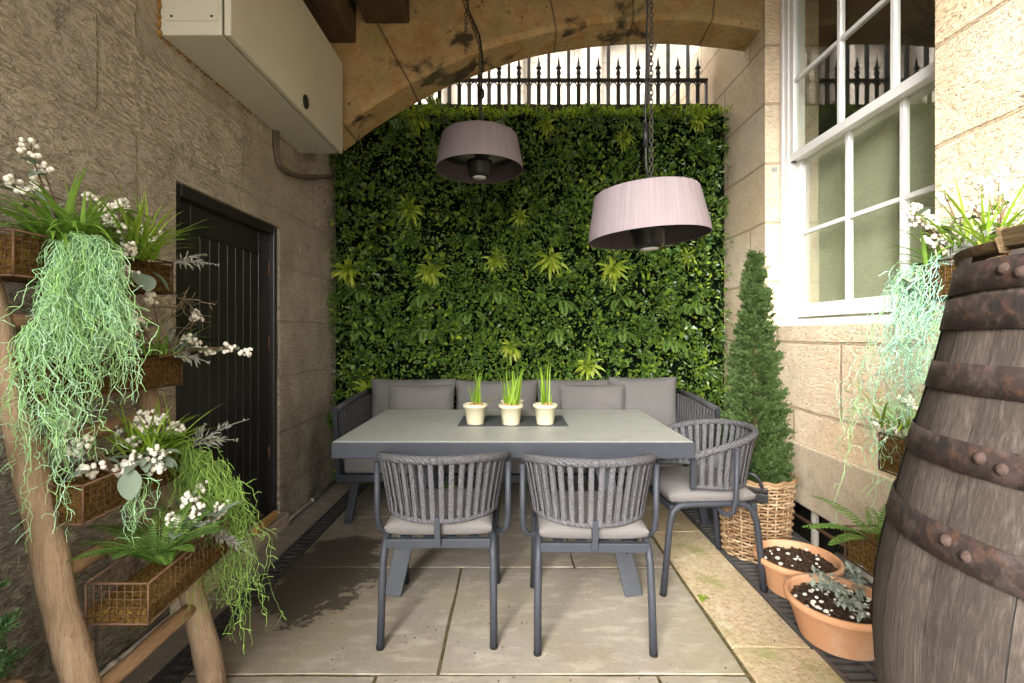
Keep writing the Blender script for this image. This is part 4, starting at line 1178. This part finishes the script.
potted(1.385, 2.75, .165, .195, .43, 1.70, .174, 17000, 5, 'pale wicker basket with black handles beside the armchair', 'slim upright green conifer growing in the pale wicker basket', M['conifer'], (math.radians(238), math.radians(58)))
potted(-1.26, .97, .15, .18, .40, 1.08, .18, 4500, 9, 'wicker basket with a black handle at the lower left corner behind the ladder', 'dark conifer cut off by the left edge beside the ladder pole', M['conifer_dark'], (math.radians(330),))

# ------------------------------------------------------------------ terracotta pots
def terracotta(x, y, r, h, seed, lab):
    Rr = random.Random(seed)
    root = thing('terracotta_pot', lab, 'plant pot', (x, y, .004), 'terracotta pots on the grate')
    m = MB(); m.lathe([(.0, 0), (r * .70, 0), (r * .72, .006), (r * .93, h - .035), (r * .95, h - .032), (r, h - .026), (r * 1.005, h - .008), (r * .985, h), (r * .93, h), (r * .90, h - .01), (r * .86, h - .045), (.0, h - .045)], (x, y, .004), 56)
    build('pot', m, M['terracotta'], root)
    m = MB(); n = 18; vs = [(x, y, h - .035 + .012)]; fs = []
    for i in range(1, 9):
        for k in range(n):
            a = 2 * PI * k / n; rr = r * .885 * i / 8
            vs.append((x + rr * math.cos(a), y + rr * math.sin(a), .004 + h - .034 + .016 * mnoise.noise(Vector((rr * math.cos(a) * 22 + seed, rr * math.sin(a) * 22, 0))) + .014 * (1 - i / 8)))
    fs = [(0, 1 + k, 1 + (k + 1) % n) for k in range(n)]
    for i in range(7):
        for k in range(n):
            a, c = 1 + i * n + k, 1 + i * n + (k + 1) % n; fs.append((a, a + n, c + n, c))
    m.add(vs, fs, True)
    for _ in range(260):
        a = Rr.uniform(0, 2 * PI); rr = r * .84 * Rr.random() ** .5; m.ball((x + rr * math.cos(a), y + rr * math.sin(a), h - .028 + .012 * (1 - rr / r)), Rr.uniform(.003, .009), 5, 4)
    build('soil', m, M['soil'], root)
    m = MB()
    for _ in range(22 if seed == 1 else 55):
        a = Rr.uniform(0, 2 * PI); rr = r * (Rr.uniform(.45, .82) if Rr.random() < .8 else Rr.uniform(0, .5)); s = Rr.uniform(.004, .010)
        m.ball((x + rr * math.cos(a), y + rr * math.sin(a), h - .02 + .006), s, 7, 5, (Rr.uniform(.8, 1.3), Rr.uniform(.8, 1.2), .7))
    build('pebbles', m, M['pebble'], root)['kind'] = 'stuff'
terracotta(1.387, 2.345, .192, .165, 1, 'terracotta bowl of bare soil with few white pebbles, further back')
terracotta(1.335, 1.965, .198, .17, 2, 'terracotta bowl of soil with many white pebbles, nearer the barrel')
m = MB()
c0 = P(862, 575, 1.93)
for k in range(16):
    a = R.uniform(0, 2 * PI); p = Vector((1.41 + .06 * math.cos(a), 1.92 + .05 * math.sin(a), .155))
    d = Vector((math.cos(a) * .5, math.sin(a) * .5, R.uniform(.5, 1.2)))
    pts = [p]; dd = d.normalized()
    for i in range(7):
        pts.append(pts[-1] + dd * .022); dd = (dd + Vector((0, 0, -.18))).normalized()
    m.tube(pts, .0018, 4)
    for q in pts[2:]:
        for sg in range(3):
            m.leaf(q, Vector((R.gauss(0, 1), R.gauss(0, 1), R.gauss(.1, .6))), Vector((0, 0, 1)), R.uniform(.022, .04), R.uniform(.014, .022), .15)
tag(build('dusty_miller', m, M['dusty'], origin=(1.41, 1.92, .155)), 'grey felty plant growing in the nearer terracotta bowl', 'plant')
m = MB(); q = P(706, 597, 2.2)
for k in range(3): m.blade((.885 + .0, 2.24, .016), (math.cos(k * 2.1), math.sin(k * 2.1), .25), .035, .026, .8, 4, shape='leaf')
tag(build('fallen_leaf', m, M['sprig'], origin=(.885, 2.24, .012)), 'small bright green leaf fallen on the pale kerb stone', 'leaf')

# ------------------------------------------------------------------ barrel
BX, BY = 1.003, .697
prof = [(.285, .03), (.31, .20), (.342, .335), (.367, .45), (.391, .59), (.401, .71), (.393, .825), (.367, .95), (.343, 1.068), (.319, 1.164), (.296, 1.30), (.286, 1.365)]
def brad(z):
    for (r0, z0), (r1, z1) in zip(prof, prof[1:]):
        if z <= z1: return r0 + (r1 - r0) * (z - z0) / (z1 - z0)
    return prof[-1][0]
def brads(z): return (brad(z - .05) + 2 * brad(z) + brad(z + .05)) / 4 if .09 < z < 1.31 else brad(z)
bar = thing('barrel', 'large weathered oak barrel with rusty hoops at the right edge', 'barrel', (BX, BY, 0))
m = MB(); ns = 22; a0 = .2
for k in range(ns):
    wid = 2 * PI / ns; aa, ab = a0 + k * wid + .0020, a0 + (k + 1) * wid - .0020
    off = R.uniform(-.0025, .0025); top = 1.368 + R.uniform(-.012, .008)
    vs = []; nz = 22; na = 4
    for j in range(nz + 1):
        z = .004 + (top - .004) * j / nz
        for i in range(na + 1):
            a = aa + (ab - aa) * i / na; r = brads(z) + off - (.0008 if i in (0, na) else 0)
            vs.append((BX + r * math.cos(a), BY + r * math.sin(a), z))
    for j in (0, nz):
        z = .004 + (top - .004) * j / nz
        for i in range(na + 1):
            a = aa + (ab - aa) * i / na; r = brads(z) - .032; vs.append((BX + r * math.cos(a), BY + r * math.sin(a), z))
    w = na + 1; fs = [(j * w + i, j * w + i + 1, (j + 1) * w + i + 1, (j + 1) * w + i) for j in range(nz) for i in range(na)]
    t0 = (nz + 1) * w + w; fs += [(nz * w + i, nz * w + i + 1, t0 + i + 1, t0 + i) for i in range(na)]
    m.add(vs, fs, True)
build('staves', m, M['barrel'], bar)
m = MB(); m.lathe([(brads(.01 + i * .06) - .003, .01 + i * .06) for i in range(23)], (BX, BY, 0), 48); build('stave_joints', m, M['cabinet_edge'], bar)
m = MB(); m.lathe([(.0, 1.31), (.255, 1.31)], (BX, BY, 0), 40); build('head', m, M['barrel'], bar)
def rivet(mm, a, z, r):
    mm.ball((BX + (r - .0055) * math.cos(a), BY + (r - .0055) * math.sin(a), z), .011, 12, 8, (.9, .9, .9))
for z0, z1, ra in ((1.313, 1.362, 3.05), (1.252, 1.306, 3.25), (1.150, 1.197, 3.30), (1.035, 1.080, 3.14), (.903, .952, 3.08), (.50, .55, 3.6), (.30, .35, 3.2), (.06, .11, 3.4)):
    m = MB(); m.lathe([(brads(z0) + .002, z0), (brads(z0) + .0035, z0), (brads((z0 + z1) / 2) + .0035, (z0 + z1) / 2), (brads(z1) + .0035, z1), (brads(z1) + .002, z1)], (BX, BY, 0), 96, True, lambda k, i: 1 + .0025 * mnoise.noise(Vector((k * .23, z0 * 9, 0))))
    h = build('hoop', m, M['hoop'], bar)
    for da in (0, .09):
        mm = MB(); rivet(mm, ra + da, z0 + (z1 - z0) * (.6 - 2 * da), brads((z0 + z1) / 2) + .006); build('rivet', mm, M['rivet'], h)
# broken chime pieces standing on the rim
m = MB()
for aa, ab, z0, z1, r, tl in ((1.9, 3.0, 1.372, 1.39, .285, .0), (3.0, 4.5, 1.376, 1.405, .283, .01), (1.2, 1.9, 1.374, 1.40, .28, 0)):
    n = 10; vs = []
    for i in range(n + 1):
        a = aa + (ab - aa) * i / n
        for rr, z in ((r, z0), (r + .006, z1 + tl * i / n), (r - .028, z1 + tl * i / n), (r - .03, z0)):
            vs.append((BX + rr * math.cos(a), BY + rr * math.sin(a), z))
    fs = []
    for i in range(n):
        for q in range(4): fs.append((i * 4 + q, i * 4 + (q + 1) % 4, i * 4 + 4 + (q + 1) % 4, i * 4 + 4 + q))
    fs += [(0, 1, 2, 3), (n * 4 + 3, n * 4 + 2, n * 4 + 1, n * 4)]
    m.add(vs, fs)
build('chime', m, M['dark_timber'], bar, bevel=.003)
bar.rotation_euler = (0, math.radians(1.2), 0)

# ------------------------------------------------------------------ ladder planters, baskets, plants
def log_pts(a, b, n, w, sd):
    a, b = Vector(a), Vector(b)
    return [a.lerp(b, i / n) + Vector((mnoise.noise(Vector((i * .35 + sd, 0, 0))), mnoise.noise(Vector((i * .35, sd, 5))), 0)) * w for i in range(n + 1)]
def ladder(sx, yn, yf, label, loc):
    root = thing('ladder_planter', label, 'ladder', loc, 'log ladder planters')
    top = 1.56 if sx < 0 else 1.40
    fx = lambda z: sx * (1.05 + .233 * z) + (.06 if sx > 0 else 0)
    for y, sd, r0 in ((yn, 1.3, .043), (yf, 4.4, .044)):
        pts = log_pts((fx(0), y, .004), (fx(top), y, top), 26, .005, sd)
        m = MB(); m.tube(pts, [r0 * (1 + .09 * mnoise.noise(Vector((i * .6, sd, 2)))) * (1 - .012 * i) for i in range(27)], 14); build('pole', m, M['pole'], root)
    for z in (.29, .62, .95, 1.28):
        pts = log_pts((fx(z), yn + .02, z), (fx(z), yf - .02, z + .01), 8, .008, z * 9)
        m = MB(); m.tube(pts, [.024 + .004 * mnoise.noise(Vector((i * .9, z, 1))) for i in range(9)], 10); build('rung', m, M['rung'], root)
    return root
ladder(-1, 1.25, 1.69, 'rustic log ladder planter leaning at the left wall', (-1.15, 1.47, 0))
ladder(1, 1.12, 1.37, 'rustic log ladder planter half hidden behind the barrel', (1.15, 1.33, 0))

def basket(x0, x1, y0, y1, z0, z1, label, tilt=0.0, shear=0.0, moss=.9):
    """x0 is the wall side, x1 the open side"""
    c = Vector(((x0 + x1) / 2, (y0 + y1) / 2, z0))
    root = thing('wire_basket', label, 'basket', c, 'rusty wire baskets on the ladders')
    def T(x, y, z): return (x, y, z + (y - c.y) * tilt)
    m = MB(); r = .0010; stp = .021
    def rng(a, b):
        lo, hi = min(a, b), max(a, b); n = max(1, round((hi - lo) / stp)); return [lo + (hi - lo) * i / n for i in range(n + 1)]
    for x in (x0, x1):
        for y in rng(y0, y1): m.tube([T(x, y, z0), T(x, y, z1)], r, 4)
        for z in rng(z0, z1): m.tube([T(x, y0, z), T(x, y1, z)], r, 4)
    for y in (y0, y1):
        for x in rng(x0, x1): m.tube([T(x, y, z0), T(x, y, z1)], r, 4)
        for z in rng(z0, z1): m.tube([T(x0, y, z), T(x1, y, z)], r, 4)
    for x in rng(x0, x1): m.tube([T(x, y0, z0), T(x, y1, z0)], r, 4)
    for pts in ([(x0, y0, z1), (x1, y0, z1), (x1, y1, z1), (x0, y1, z1)], [(x0, y0, z0), (x1, y0, z0), (x1, y1, z0), (x0, y1, z0)]):
        q = [T(*p) for p in pts]
        for i in range(4): m.tube([q[i], q[(i + 1) % 4]], .0032, 6)
    for x, y in ((x0, y0), (x1, y0), (x1, y1), (x0, y1)): m.tube([T(x, y, z0), T(x, y, z1)], .0032, 6)
    build('wire_mesh', m, M['rust'], root)
    if moss:
        m = MB(); e = .003; xa, xb = min(x0, x1) + e, max(x0, x1) - e
        zt = z0 + (z1 - z0) * moss
        nx, ny, nz = 6, 16, 5
        def fz(p, amp=.007):
            return Vector(p) + Vector((mnoise.noise(Vector(p) * 40), mnoise.noise(Vector(p) * 40 + Vector((9, 0, 0))), mnoise.noise(Vector(p) * 40 + Vector((0, 9, 0))))) * amp
        def face(fn, na, nb):
            vs = [fz(T(*fn(i / na, j / nb))) for j in range(nb + 1) for i in range(na + 1)]
            m.add(vs, [(j * (na + 1) + i, j * (na + 1) + i + 1, (j + 1) * (na + 1) + i + 1, (j + 1) * (na + 1) + i) for j in range(nb) for i in range(na)], True)
        face(lambda a, b_: (xa, y0 + e + (y1 - y0 - 2 * e) * a, z0 + e + (zt - z0 - e) * b_), ny, nz)
        face(lambda a, b_: (xb, y0 + e + (y1 - y0 - 2 * e) * a, z0 + e + (zt - z0 - e) * b_), ny, nz)
        face(lambda a, b_: (xa + (xb - xa) * a, y0 + e, z0 + e + (zt - z0 - e) * b_), nx, nz)
        face(lambda a, b_: (xa + (xb - xa) * a, y1 - e, z0 + e + (zt - z0 - e) * b_), nx, nz)
        face(lambda a, b_: (xa + (xb - xa) * a, y0 + e + (y1 - y0 - 2 * e) * b_, zt), nx, ny)
        face(lambda a, b_: (xa + (xb - xa) * a, y0 + e + (y1 - y0 - 2 * e) * b_, z0 + e), nx, ny)
        for _ in range(1500):                                # loose fibres of the liner
            f = R.random(); y = R.uniform(y0, y1); z = R.uniform(z0, zt)
            if f < .6: p = (R.choice((xa, xb)), y, z)
            elif f < .8: p = (R.uniform(xa, xb), R.choice((y0 + e, y1 - e)), z)
            else: p = (R.uniform(xa, xb), y, R.choice((z0, zt)))
            m.leaf(Vector(T(*p)), Vector((R.gauss(0, 1), R.gauss(0, 1), R.gauss(-.2, 1))), Vector((R.gauss(0, 1), R.gauss(0, 1), 1)), R.uniform(.01, .024), .0022, .1)
        build('moss_liner', m, M['moss'], root)
    return root
basket(-1.42, -1.27, 1.22, 1.79, 1.40, 1.515, 'topmost mossy wire basket on the left ladder')
basket(-1.36, -1.20, 1.24, 1.74, 1.07, 1.185, 'second mossy wire basket from the top of the left ladder')
basket(-1.28, -1.12, 1.25, 1.68, .765, .865, 'third mossy wire basket down the left ladder', tilt=.05)
basket(-1.13, -.965, 1.27, 1.62, .50, .607, 'lowest open mesh wire basket on the left ladder holding a fern', tilt=.10, moss=.32)
basket(1.46, 1.31, 1.12, 1.56, 1.36, 1.475, 'topmost mossy wire basket behind the barrel rim')
basket(1.36, 1.22, 1.16, 1.60, .80, .92, 'middle wire basket behind the barrel on the right')
basket(1.26, 1.10, 1.18, 1.59, .51, .615, 'lowest wire basket behind the barrel holding a fern')

def strands(mb, roots, n, lmin, lmax, drift, curl=1.75, r=.00125, out=.02, seg=.013):
    for _ in range(n):
        c, s = R.choice(roots)
        p = Vector(c) + Vector((R.gauss(0, s), R.gauss(0, s), R.gauss(0, s * .4)))
        L = R.uniform(lmin, lmax) * (1 if R.random() < .75 else .55)
        a = R.uniform(0, 2 * PI); d = Vector((math.cos(a) * .5, math.sin(a) * .5, R.uniform(-.5, .5))).normalized()
        pts = [p.copy()]; k = 0; ph = R.uniform(0, 9); dv = Vector(drift) + Vector((R.gauss(0, .12), R.gauss(0, .12), 0))
        while k * seg < L:
            t = k * seg / L
            j = Vector((mnoise.noise(Vector((k * .6 + ph, ph, 0))), mnoise.noise(Vector((ph, k * .6, 3))), mnoise.noise(Vector((k * .6, 5, ph))) * .5))
            d = (d * .5 + (Vector((0, 0, -1)) + dv * (1 - t)) * .34 + j * curl * .62).normalized()
            p = p + d * seg; pts.append(p.copy()); k += 1
        if len(pts) < 4: continue
        mb.tube(pts, [r * (1 - .5 * i / len(pts)) for i in range(len(pts))], 3, cap=False)
        for i in range(3, len(pts) - 2, 4):                 # short curly side shoots
            if R.random() < .7:
                q = pts[i].copy(); sd = Vector((R.gauss(0, 1), R.gauss(0, 1), R.gauss(-.2, .7))).normalized(); sp = [q.copy()]
                for _2 in range(5):
                    q = q + sd * .008; sp.append(q.copy()); sd = (sd + Vector((R.gauss(0, .45), R.gauss(0, .45), -.25 + R.gauss(0, .3)))).normalized()
                mb.tube(sp, r * .75, 3, cap=False)
def moss_plant(roots, n, lmin, lmax, drift, mat, label, **k):
    m = MB(); strands(m, [(Vector(c), s) for c, s in roots], n, lmin, lmax, drift, **k)
    return tag(build('hanging_plant', m, M[mat], origin=roots[0][0]), label, 'plant', 'trailing strand plants')
moss_plant([(P(62, 242, 1.30), .010), (P(78, 236, 1.32), .011), (P(94, 238, 1.34), .011), (P(108, 252, 1.36), .010)], 250, .26, .50, (.04, -.02, 0), 'mint', 'big pale mint trailing plant pouring from the top left basket')
moss_plant([(P(48, 270, 1.27), .016), (P(36, 330, 1.25), .018), (P(60, 300, 1.26), .02)], 120, .35, .66, (.03, -.02, 0), 'mint', 'mint trailing strands hanging down the near ladder pole')
moss_plant([((-1.11, 1.40, .84), .014)], 26, .12, .26, (.10, 0, 0), 'mint', 'short mint trailing tuft under the big green leaf')
moss_plant([((-1.12, 1.60, .90), .015), (P(196, 452, 1.63), .017), (P(212, 462, 1.66), .017), (P(226, 482, 1.67), .015)], 230, .18, .66, (.22, .04, 0), 'greenstrand', 'grass green trailing plant arching off the third left basket')
moss_plant([((1.34, 1.50, 1.475), .022), ((1.31, 1.56, 1.46), .022)], 110, .35, .72, (-.32, .10, 0), 'tealstrand', 'pale teal trailing plant hanging beside the barrel')
moss_plant([((1.25, 1.58, 1.02), .03)], 26, .2, .5, (-.08, .02, 0), 'mint', 'thin mint trailing strands over the middle right basket')

def grass_tuft(c, n, L, w, spread, label, mat='grass', bend=1.0, shape='grass'):
    m = MB(); c = Vector(c)
    for _ in range(n):
        a = R.uniform(0, 2 * PI); s = R.random() ** .6 * spread
        d = Vector((math.cos(a) * s, math.sin(a) * s, R.uniform(.5, 1.0)))
        m.blade(c + Vector((R.gauss(0, .025), R.gauss(0, .025), 0)), d, L * R.uniform(.6, 1.1), w * R.uniform(.7, 1.2), bend * R.uniform(.6, 1.4), 7, shape=shape, wob=.03)
    return tag(build('grass_tuft', m, M[mat], origin=c), label, 'plant', 'grass tufts in the ladder baskets')
grass_tuft((-1.27, 1.36, 1.505), 110, .26, .020, 1.1, 'broad leaved bright green tuft at the top of the left ladder', 'strap', 1.5)
grass_tuft((-1.25, 1.60, 1.50), 90, .27, .013, .95, 'spiky green grass tuft at the far end of the top left basket', 'grass', .9)
grass_tuft((-1.13, 1.50, .855), 70, .24, .013, .9, 'spiky grass tuft in the third left basket', 'grass', 1.0)
grass_tuft((-1.19, 1.62, 1.18), 26, .18, .010, 1.1, 'dull green grass tuft in the second left basket', 'strap', 1.6)
grass_tuft((1.40, 1.42, 1.46), 80, .30, .013, .75, 'tall lime grass tuft behind the barrel rim', 'grass', .9)
grass_tuft((1.36, 1.53, 1.46), 30, .19, .018, 1.1, 'low arching green tuft at the end of the top right basket', 'strap', 1.4)
grass_tuft((1.24, 1.56, .94), 22, .26, .009, 1.0, 'lime grass tuft in the middle right basket', 'grass', 1.1)

def fern_plant(c, n, L, label, out=(0, 0, 0), **k):
    m = MB(); fern_fronds(m, c, n, L, out, **k)
    return tag(build('fern', m, M['fern'], origin=c), label, 'fern', 'ferns in the ladder baskets')
fern_plant((-1.03, 1.40, .58), 18, .25, 'green fern in the lowest left wire basket', (0, -.1, .2), spread=.9, bend=1.2, pin=.032, rise=.9)
fern_plant((1.17, 1.53, .57), 9, .24, 'green fern in the lowest basket beside the barrel', (-.3, .1, .1), spread=.9, bend=1.2, pin=.03, rise=.8)

def spray(base, clusters, label, leaves=3, leafmat='sage', nb=(13, 19), br=.0072, lsize=.075):
    """a berry spray: stems from the base to each cluster, berries, a few leaves"""
    base = Vector(base)
    root = thing('berry_spray', label, 'berry spray', base, 'white berry sprays')
    st = MB(); lf = MB()
    for c in clusters:
        c = Vector(c); d = c - base; bm_ = MB()
        mid = base + d * .55 + Vector((0, 0, .05 * d.length + .02)) + Vector((R.gauss(0, .012), R.gauss(0, .012), 0))
        pts = [base.lerp(mid, t).lerp(mid.lerp(c, t), t) for t in [i / 9 for i in range(10)]]
        st.tube(pts, [.0034 - .0018 * i / 9 for i in range(10)], 5)
        dn = (pts[-1] - pts[-3]).normalized()
        for k in range(R.randint(*nb)):
            off = Vector((R.gauss(0, 1), R.gauss(0, 1), R.gauss(0, .8))); off = off.normalized() * R.uniform(.008, .022) + dn * R.uniform(-.018, .018)
            q = c + off; st.tube([c - dn * .015, q], .0009, 3, cap=False)
            bm_.ball(q, br * R.uniform(.8, 1.15), 8, 6, (1, 1, R.uniform(.9, 1.2)))
        build('berry_cluster', bm_, M['berry'], root)
        for k in range(leaves):
            t = R.uniform(.35, .95); p = pts[int(t * 9)]
            a = R.uniform(0, 2 * PI); lf = MB(); lf.blade(p, Vector((math.cos(a), math.sin(a), R.uniform(-.2, .5))), lsize * R.uniform(.6, 1.2), lsize * .42, .8, 6, shape='leaf', fold=.15); build('leaf', lf, M[leafmat], root)
    build('stem', st, M['twig'], root)
    return root
spray((-1.27, 1.36, 1.50), [P(29, 149, 1.32), P(43, 170, 1.34), P(14, 185, 1.30), P(40, 184, 1.36), P(22, 190, 1.33)], 'upright white berry spray at the top left corner', 2)
spray((-1.24, 1.56, 1.49), [P(92, 200, 1.56), P(108, 210, 1.56), P(118, 206, 1.58), P(112, 224, 1.54), P(124, 232, 1.55), P(138, 232, 1.60), P(150, 238, 1.62), P(128, 250, 1.52), P(122, 205, 1.6), P(104, 216, 1.55)], 'dense white berry spray among grass in the top left basket', 2, 'strap')
spray((-1.22, 1.50, 1.42), [P(129, 273, 1.50), P(127, 248, 1.5)], 'white berry cluster hanging in front of the top left basket', 1)
spray((-1.19, 1.62, 1.17), [P(151, 300, 1.62), P(136, 320, 1.58), P(123, 331, 1.55), P(198, 316, 1.78), P(188, 340, 1.72), P(209, 351, 1.78), P(228, 349, 1.82), P(246, 351, 1.86), P(194, 346, 1.76)], 'long white berry spray reaching across the black door', 2)
spray((-1.13, 1.38, .84), [P(66, 426, 1.34), P(75, 450, 1.34), P(92, 470, 1.32), P(78, 440, 1.33)], 'white berry spray tangled in the mint strands at lower left', 1)
spray((-1.10, 1.47, .85), [P(122, 464, 1.40), P(132, 460, 1.41), P(126, 470, 1.39), P(154, 455, 1.46), P(158, 468, 1.45), P(160, 450, 1.47)], 'heavy white berry spray at the front of the third left basket', 2, 'sage', (14, 20))
spray((-1.12, 1.54, .86), [P(112, 430, 1.5), P(143, 415, 1.52), P(150, 420, 1.53), P(140, 428, 1.5), P(152, 436, 1.52), P(166, 432, 1.56), P(176, 430, 1.58), P(134, 442, 1.48), P(160, 418, 1.55)], 'dense white berry spray among the grass of the third left basket', 2, 'strap')
spray((-1.0, 1.50, .60), [P(190, 500, 1.52), P(196, 512, 1.50), P(174, 520, 1.48), P(222, 508, 1.6), P(214, 520, 1.58), P(204, 528, 1.54), P(200, 488, 1.6)], 'white berry spray rising from the lowest left basket', 2)
spray((1.38, 1.46, 1.46), [P(915, 212, 1.56), P(928, 215, 1.55), P(932, 228, 1.54), P(918, 222, 1.58), P(945, 196, 1.52), P(960, 222, 1.5), P(930, 240, 1.52)], 'white berry spray reaching left in front of the window', 2)
spray((1.40, 1.38, 1.46), [P(985, 190, 1.46), P(1000, 175, 1.44), P(1010, 200, 1.42), P(975, 208, 1.45), P(990, 222, 1.42), P(1008, 225, 1.4), P(966, 228, 1.46), P(1005, 190, 1.42), P(978, 236, 1.44), P(950, 240, 1.48), P(1016, 212, 1.40), P(984, 206, 1.44)], 'dense white berry spray in the grass above the barrel', 1, 'strap')
spray((1.32, 1.54, 1.40), [P(903, 281, 1.60), P(921, 287, 1.58), P(926, 307, 1.57), P(915, 290, 1.59)], 'white berry cluster hanging in the teal strands by the window sill', 2)
spray((1.25, 1.56, .93), [P(905, 400, 1.58), P(880, 424, 1.6), P(897, 430, 1.58), P(910, 408, 1.57), P(890, 440, 1.59)], 'white berry spray in the middle basket behind the barrel', 1)

def lavender(base, tips, label):
    m = MB(); base = Vector(base)
    for tip in tips:
        tip = Vector(tip); d = tip - base
        mid = base + d * .5 + Vector((0, 0, .12 * d.length))
        pts = [base.lerp(mid, t).lerp(mid.lerp(tip, t), t) for t in [i / 14 for i in range(15)]]
        m.tube(pts, .0014, 4)
        for i in range(2, 15):
            dd = (pts[i] - pts[i - 1]).normalized()
            for q in range(4):
                a = R.uniform(0, 6.28); sd = Vector((math.cos(a), math.sin(a), R.gauss(0, .8)))
                L = (.034 if i < 9 else .010)
                if i in (10, 12): continue
                m.leaf(pts[i], dd * .9 + sd * .6, sd.cross(dd), L * R.uniform(.7, 1.2), .006, .15)
    return tag(build('lavender_sprig', m, M['lavender'], origin=base), label, 'plant', 'lavender sprigs in the baskets')
lavender((-1.20, 1.70, 1.50), [P(206, 255, 1.86), P(218, 265, 1.84), P(180, 262, 1.78)], 'silvery lavender sprig in the top left basket pointing at the door')
lavender((-1.17, 1.66, 1.17), [P(208, 362, 1.74), P(166, 322, 1.7), P(196, 335, 1.78), P(186, 352, 1.7)], 'silvery lavender sprig in the second left basket')
lavender((-1.08, 1.62, .87), [P(247, 420, 1.80), P(236, 440, 1.76), P(205, 425, 1.7)], 'silvery lavender sprig in the third left basket')
lavender((-.99, 1.56, .60), [P(254, 556, 1.66), P(240, 545, 1.64), P(222, 530, 1.6)], 'silvery lavender sprig drooping off the lowest left basket')
lavender((1.33, 1.50, 1.46), [P(962, 262, 1.40), P(985, 232, 1.36), P(1015, 222, 1.32)], 'silvery lavender sprig lying over the barrel rim')
def twigs(base, n, L, drift, label):
    m = MB(); base = Vector(base)
    for _ in range(n):
        p = base + Vector((R.gauss(0, .02), R.gauss(0, .02), R.gauss(0, .02))); d = (Vector(drift) + Vector((R.gauss(0, .5), R.gauss(0, .5), R.gauss(0, .5)))).normalized(); pts = [p.copy()]
        for k in range(int(L / .02)):
            d = (d + Vector((R.gauss(0, .28), R.gauss(0, .28), R.gauss(-.05, .28)))).normalized(); p = p + d * .02; pts.append(p.copy())
            if R.random() < .5: m.tube([p, p + (d + Vector((R.gauss(0, .8), R.gauss(0, .8), R.gauss(0, .8)))).normalized() * .03], .0012, 4)
            if R.random() < .5: m.leaf(p, Vector((R.gauss(0, 1), R.gauss(0, 1), R.gauss(0, 1))), Vector((0, 0, 1)), .018, .008)
        m.tube(pts, .0017, 4)
    return tag(build('dried_twigs', m, M['driedtwig'], origin=base), label, 'twigs', 'dried twigs in the baskets')
twigs((-1.19, 1.74, 1.38), 9, .13, (.35, .2, -.7), 'brown dried twigs tangled under the top left basket')
twigs((-1.0, 1.62, .62), 9, .18, (.3, .1, -.9), 'brown dried twigs hanging under the lowest left basket')
def big_leaves(items, label):
    m = MB(); base = Vector(items[0][0])
    for c, d, L, w in items: m.blade(c, d, L, w, .9, 8, shape='leaf', fold=.12)
    return tag(build('broad_leaf', m, M['sage'], origin=base), label, 'leaf', 'broad sage leaves')
big_leaves([((-1.10, 1.38, .86), (.25, -.35, -.6), .09, .055)], 'broad grey green leaf hanging over the third left basket')
big_leaves([((-1.0, 1.50, .64), (.3, -.3, .35), .10, .06), ((-.98, 1.54, .63), (.4, .3, .6), .12, .04), ((-1.02, 1.5, .63), (.1, -.5, .3), .09, .06)], 'broad felty sage leaves in the lowest left basket')
big_leaves([((-1.30, 1.36, 1.54), (-.1, -.2, .9), .12, .045)], 'single upright broad leaf at the top of the left ladder')
big_leaves([((-1.18, 1.50, 1.44), (.5, -.2, -.3), .09, .07), ((-1.16, 1.54, 1.45), (.4, .2, -.4), .08, .06)], 'round grey green leaves hanging from the top left basket')

m = MB()
for _ in range(900):
    x, y = R.uniform(-1.15, 1.15), R.uniform(1.2, 3.6)
    if mnoise.noise(Vector((x * 1.7, y * 1.7, 2))) + R.uniform(-.25, .25) < .02: continue
    z = .002 if x < .86 else .009
    if R.random() < .75: m.ball((x, y, z + .001), R.uniform(.0012, .0035), 5, 4, (1, 1, .7))
    else: m.leaf(Vector((x, y, z + .002)), Vector((R.gauss(0, 1), R.gauss(0, 1), .1)), Vector((0, 0, 1)), R.uniform(.006, .014), R.uniform(.003, .007), .3)
g_ = build('floor_grit', m, M['soil']); g_['kind'] = 'stuff'; g_['label'] = 'soil crumbs and leaf bits scattered on the paving'; g_['category'] = 'debris'
